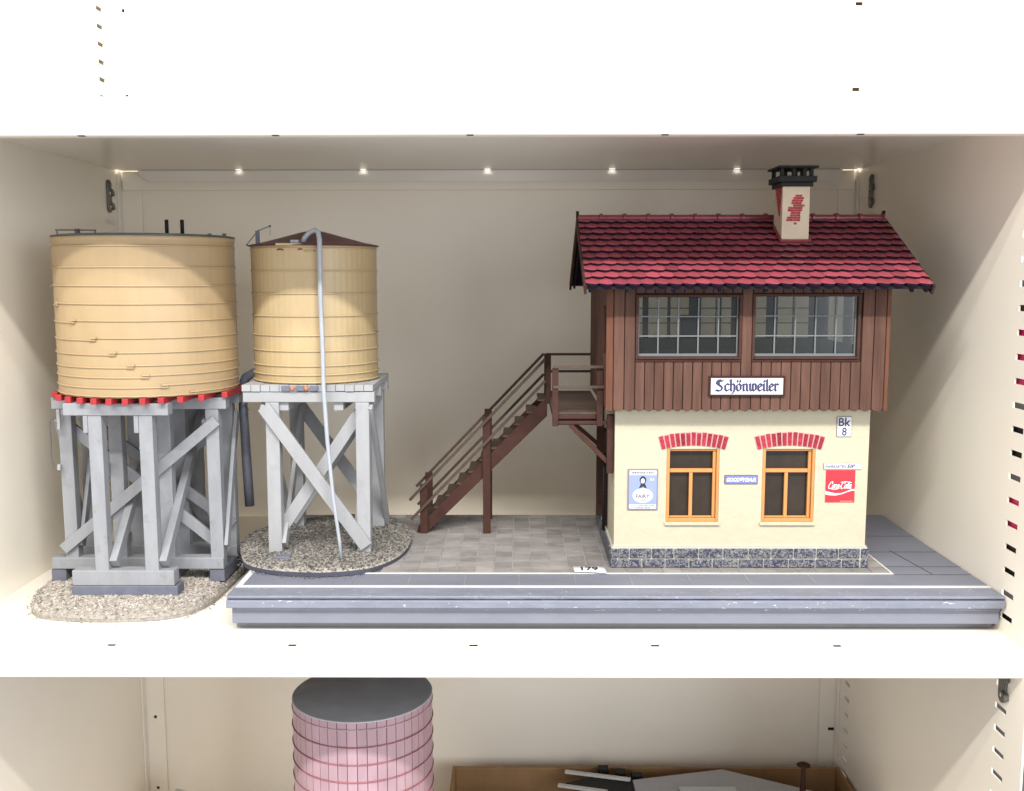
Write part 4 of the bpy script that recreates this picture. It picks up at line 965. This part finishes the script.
m = MB(); text(m, 'FAIRY', xc, az0+.0100, .0036, yy-.00022, width=.0126, bold=.015); text(m, 'SOAP', xc, az0+.0075, .0014, yy-.00022, width=.0048)
def scribble(x0, x1, z, h):
    x = x0
    while x < x1:
        w_ = random.uniform(.0006, .0013); m.box(x, min(x+w_, x1), yy-.00018, yy-.0001, z, z+h*random.uniform(.7, 1)); x += w_+.0004*random.choice((1, 1, 1, 2.4))
scribble(ax0+.0022, ax1-.002, az1-.0030, .0016); scribble(ax0+.0018, ax1-.002, az0+.0025, .0009); scribble(ax0+.0050, ax1-.0055, az0+.0009, .0009); m.build('lettering', 'iron', p)
m = MB(); text(m, '5d', ax1-.0045, az1-.0095, .0022, yy-.00003, width=.0036); m.build('lettering', 'pale_blue_text', p)

# ================================================================== LOWER BAY
PX, PY, PR = -.1180, .9530, .0688
pt = thing('water_tank', 'pink ribbed cylindrical tank with flat grey lid under the lower shelf', 'water tank', (PX, PY, ZLO))
m = MB(); n = 46
for k in range(n):
    a0 = 2*math.pi*(k+.035)/n; a1 = 2*math.pi*(k+.965)/n; rr = PR+random.uniform(-.00015, .00015); q = 3; vs = []
    for i in range(q+1):
        a = a0+(a1-a0)*i/q; vs += [(PX+rr*math.cos(a), PY+rr*math.sin(a), ZLO+.002), (PX+rr*math.cos(a), PY+rr*math.sin(a), -.1095)]
    vs2 = [(PX+(v[0]-PX)*.97, PY+(v[1]-PY)*.97, v[2]) for v in vs]
    L0 = len(vs); fs = [(2*i, 2*i+2, 2*i+3, 2*i+1) for i in range(q)]+[(L0+2*i, L0+2*i+1, L0+2*i+3, L0+2*i+2) for i in range(q)]
    fs += [(2*i+1, 2*i+3, L0+2*i+3, L0+2*i+1) for i in range(q)]+[(0, 1, L0+1, L0), (2*q, L0+2*q, L0+2*q+1, 2*q+1)]
    m.add(vs+vs2, fs, False)
body = m.build('tank_body', 'pink', pt)
m = MB(); m.lathe(PX, PY, [(PR-.0022, ZLO+.001), (PR-.0022, -.1100)], n=64); m.build('tank_core', 'pink_hoop', pt)
m = MB(); m.lathe(PX, PY, [(PR-.0004, -.1096), (PR+.0003, -.1092), (PR+.0003, -.1084), (PR-.0010, -.1080), (0, -.1079)], n=96); m.build('tank_lid', 'lid_grey', pt)
for k in range(13):
    m = MB(); hoop(m, PX, PY, PR+.0003, -.1160-k*.0172, .00075 if k else .0006); m.build('hoop', 'pink_hoop' if k else 'pink', pt)
# cardboard box and what is in it
bxo = thing('cardboard_box', 'brown open cardboard box at the back of the lower bay', 'box', (.2, 1.18, ZLO))
zt = -.3195; cb = (-.0430, .4420, 1.0600, 1.2110)
for (a, b, c, d, nm) in ((cb[0], cb[1], cb[3], cb[3]+.004, 'back'), (cb[0], cb[1], cb[2]-.004, cb[2], 'front'), (cb[0]-.004, cb[0]-.0001, cb[2]-.003, cb[3]+.003, 'left'), (cb[1]+.0001, cb[1]+.004, cb[2]-.003, cb[3]+.003, 'right')):
    boxo('box_wall', 'cardboard', bxo, a, b, c, d, ZLO+.0005, zt+(0 if nm in ('left', 'right') else -.0012), bevel=.0008)
boxo('box_floor', 'cardboard', bxo, cb[0], cb[1], cb[2], cb[3], ZLO+.0005, ZLO+.003)
sh = MB(); z = -.3150
sh.add([(.178, 1.170, z), (.2934, 1.1953, z+.001), (.395, 1.145, z-.001), (.40, 1.08, z-.006), (.18, 1.08, z-.004)]+[(.178, 1.170, z-.002), (.2934, 1.1953, z-.001), (.395, 1.145, z-.003), (.40, 1.08, z-.008), (.18, 1.08, z-.006)],
       [(0,1,2,3,4), (9,8,7,6,5)]+[(i, i+5, (i+1) % 5+5, (i+1) % 5) for i in range(5)])
sh.build('plastic_sheet', 'grey_sheet', None, bevel=.0004, label='large grey plastic sheet lying on top inside the cardboard box', category='plastic sheet')
boxo('white_slip', 'paper', None, .232, .300, 1.085, 1.150, -.3142, -.3130, label='white paper slip lying on the grey plastic sheet', category='paper')
tr = thing('track_piece', 'black plastic part with white edge strips sticking out of the cardboard box', 'plastic part', (.14, 1.19, -.33))
m = MB(); m.prism([(.1300, 1.1860), (.1900, 1.1740), (.1980, 1.1500), (.1500, 1.1400), (.0950, 1.1700)], 'Z', -.3260, -.3190)
for x, y in ((.1450, 1.2020), (.1660, 1.1950), (.1860, 1.1880)): m.box(x-.007, x+.006, y-.006, y+.006, -.3300, -.3150+(.1450-x)*.05)
m.build('body', 'black', tr, bevel=.0006)
m = MB(); m.beam((.0960, 1.1950, -.3175), (.1760, 1.1740, -.3170), .0050, .0030, (0, 0, 1)); m.build('edge_strip', 'white_plastic', tr)
m = MB(); m.beam((.0860, 1.1640, -.3190), (.1450, 1.1480, -.3190), .0050, .0030, (0, 0, 1)); m.build('edge_strip', 'white_plastic', tr)
# flared post
m = MB(); m.lathe(.3730, 1.120, [(0, -.2668), (.0035, -.2672), (.0080, -.2695), (.0078, -.2703), (.0030, -.2698), (.0026, -.2740), (.0030, -.2900), (.0036, -.3000), (.0036, -.4240), (0, -.4240)], n=24)
m.build('lamp_post', 'brown_plain', None, label='small brown post with flared top standing in the cardboard box', category='model post')
# pale card piece at bottom left
m = MB(); m.prism([(-.3790, 1.150), (-.3560, 1.140), (-.3600, 1.100), (-.3850, 1.110)], 'Z', ZLO+.0005, -.3160)
m.build('card_box', 'sticker', None, bevel=.001, label='small cream card box in the left of the lower bay', category='box')
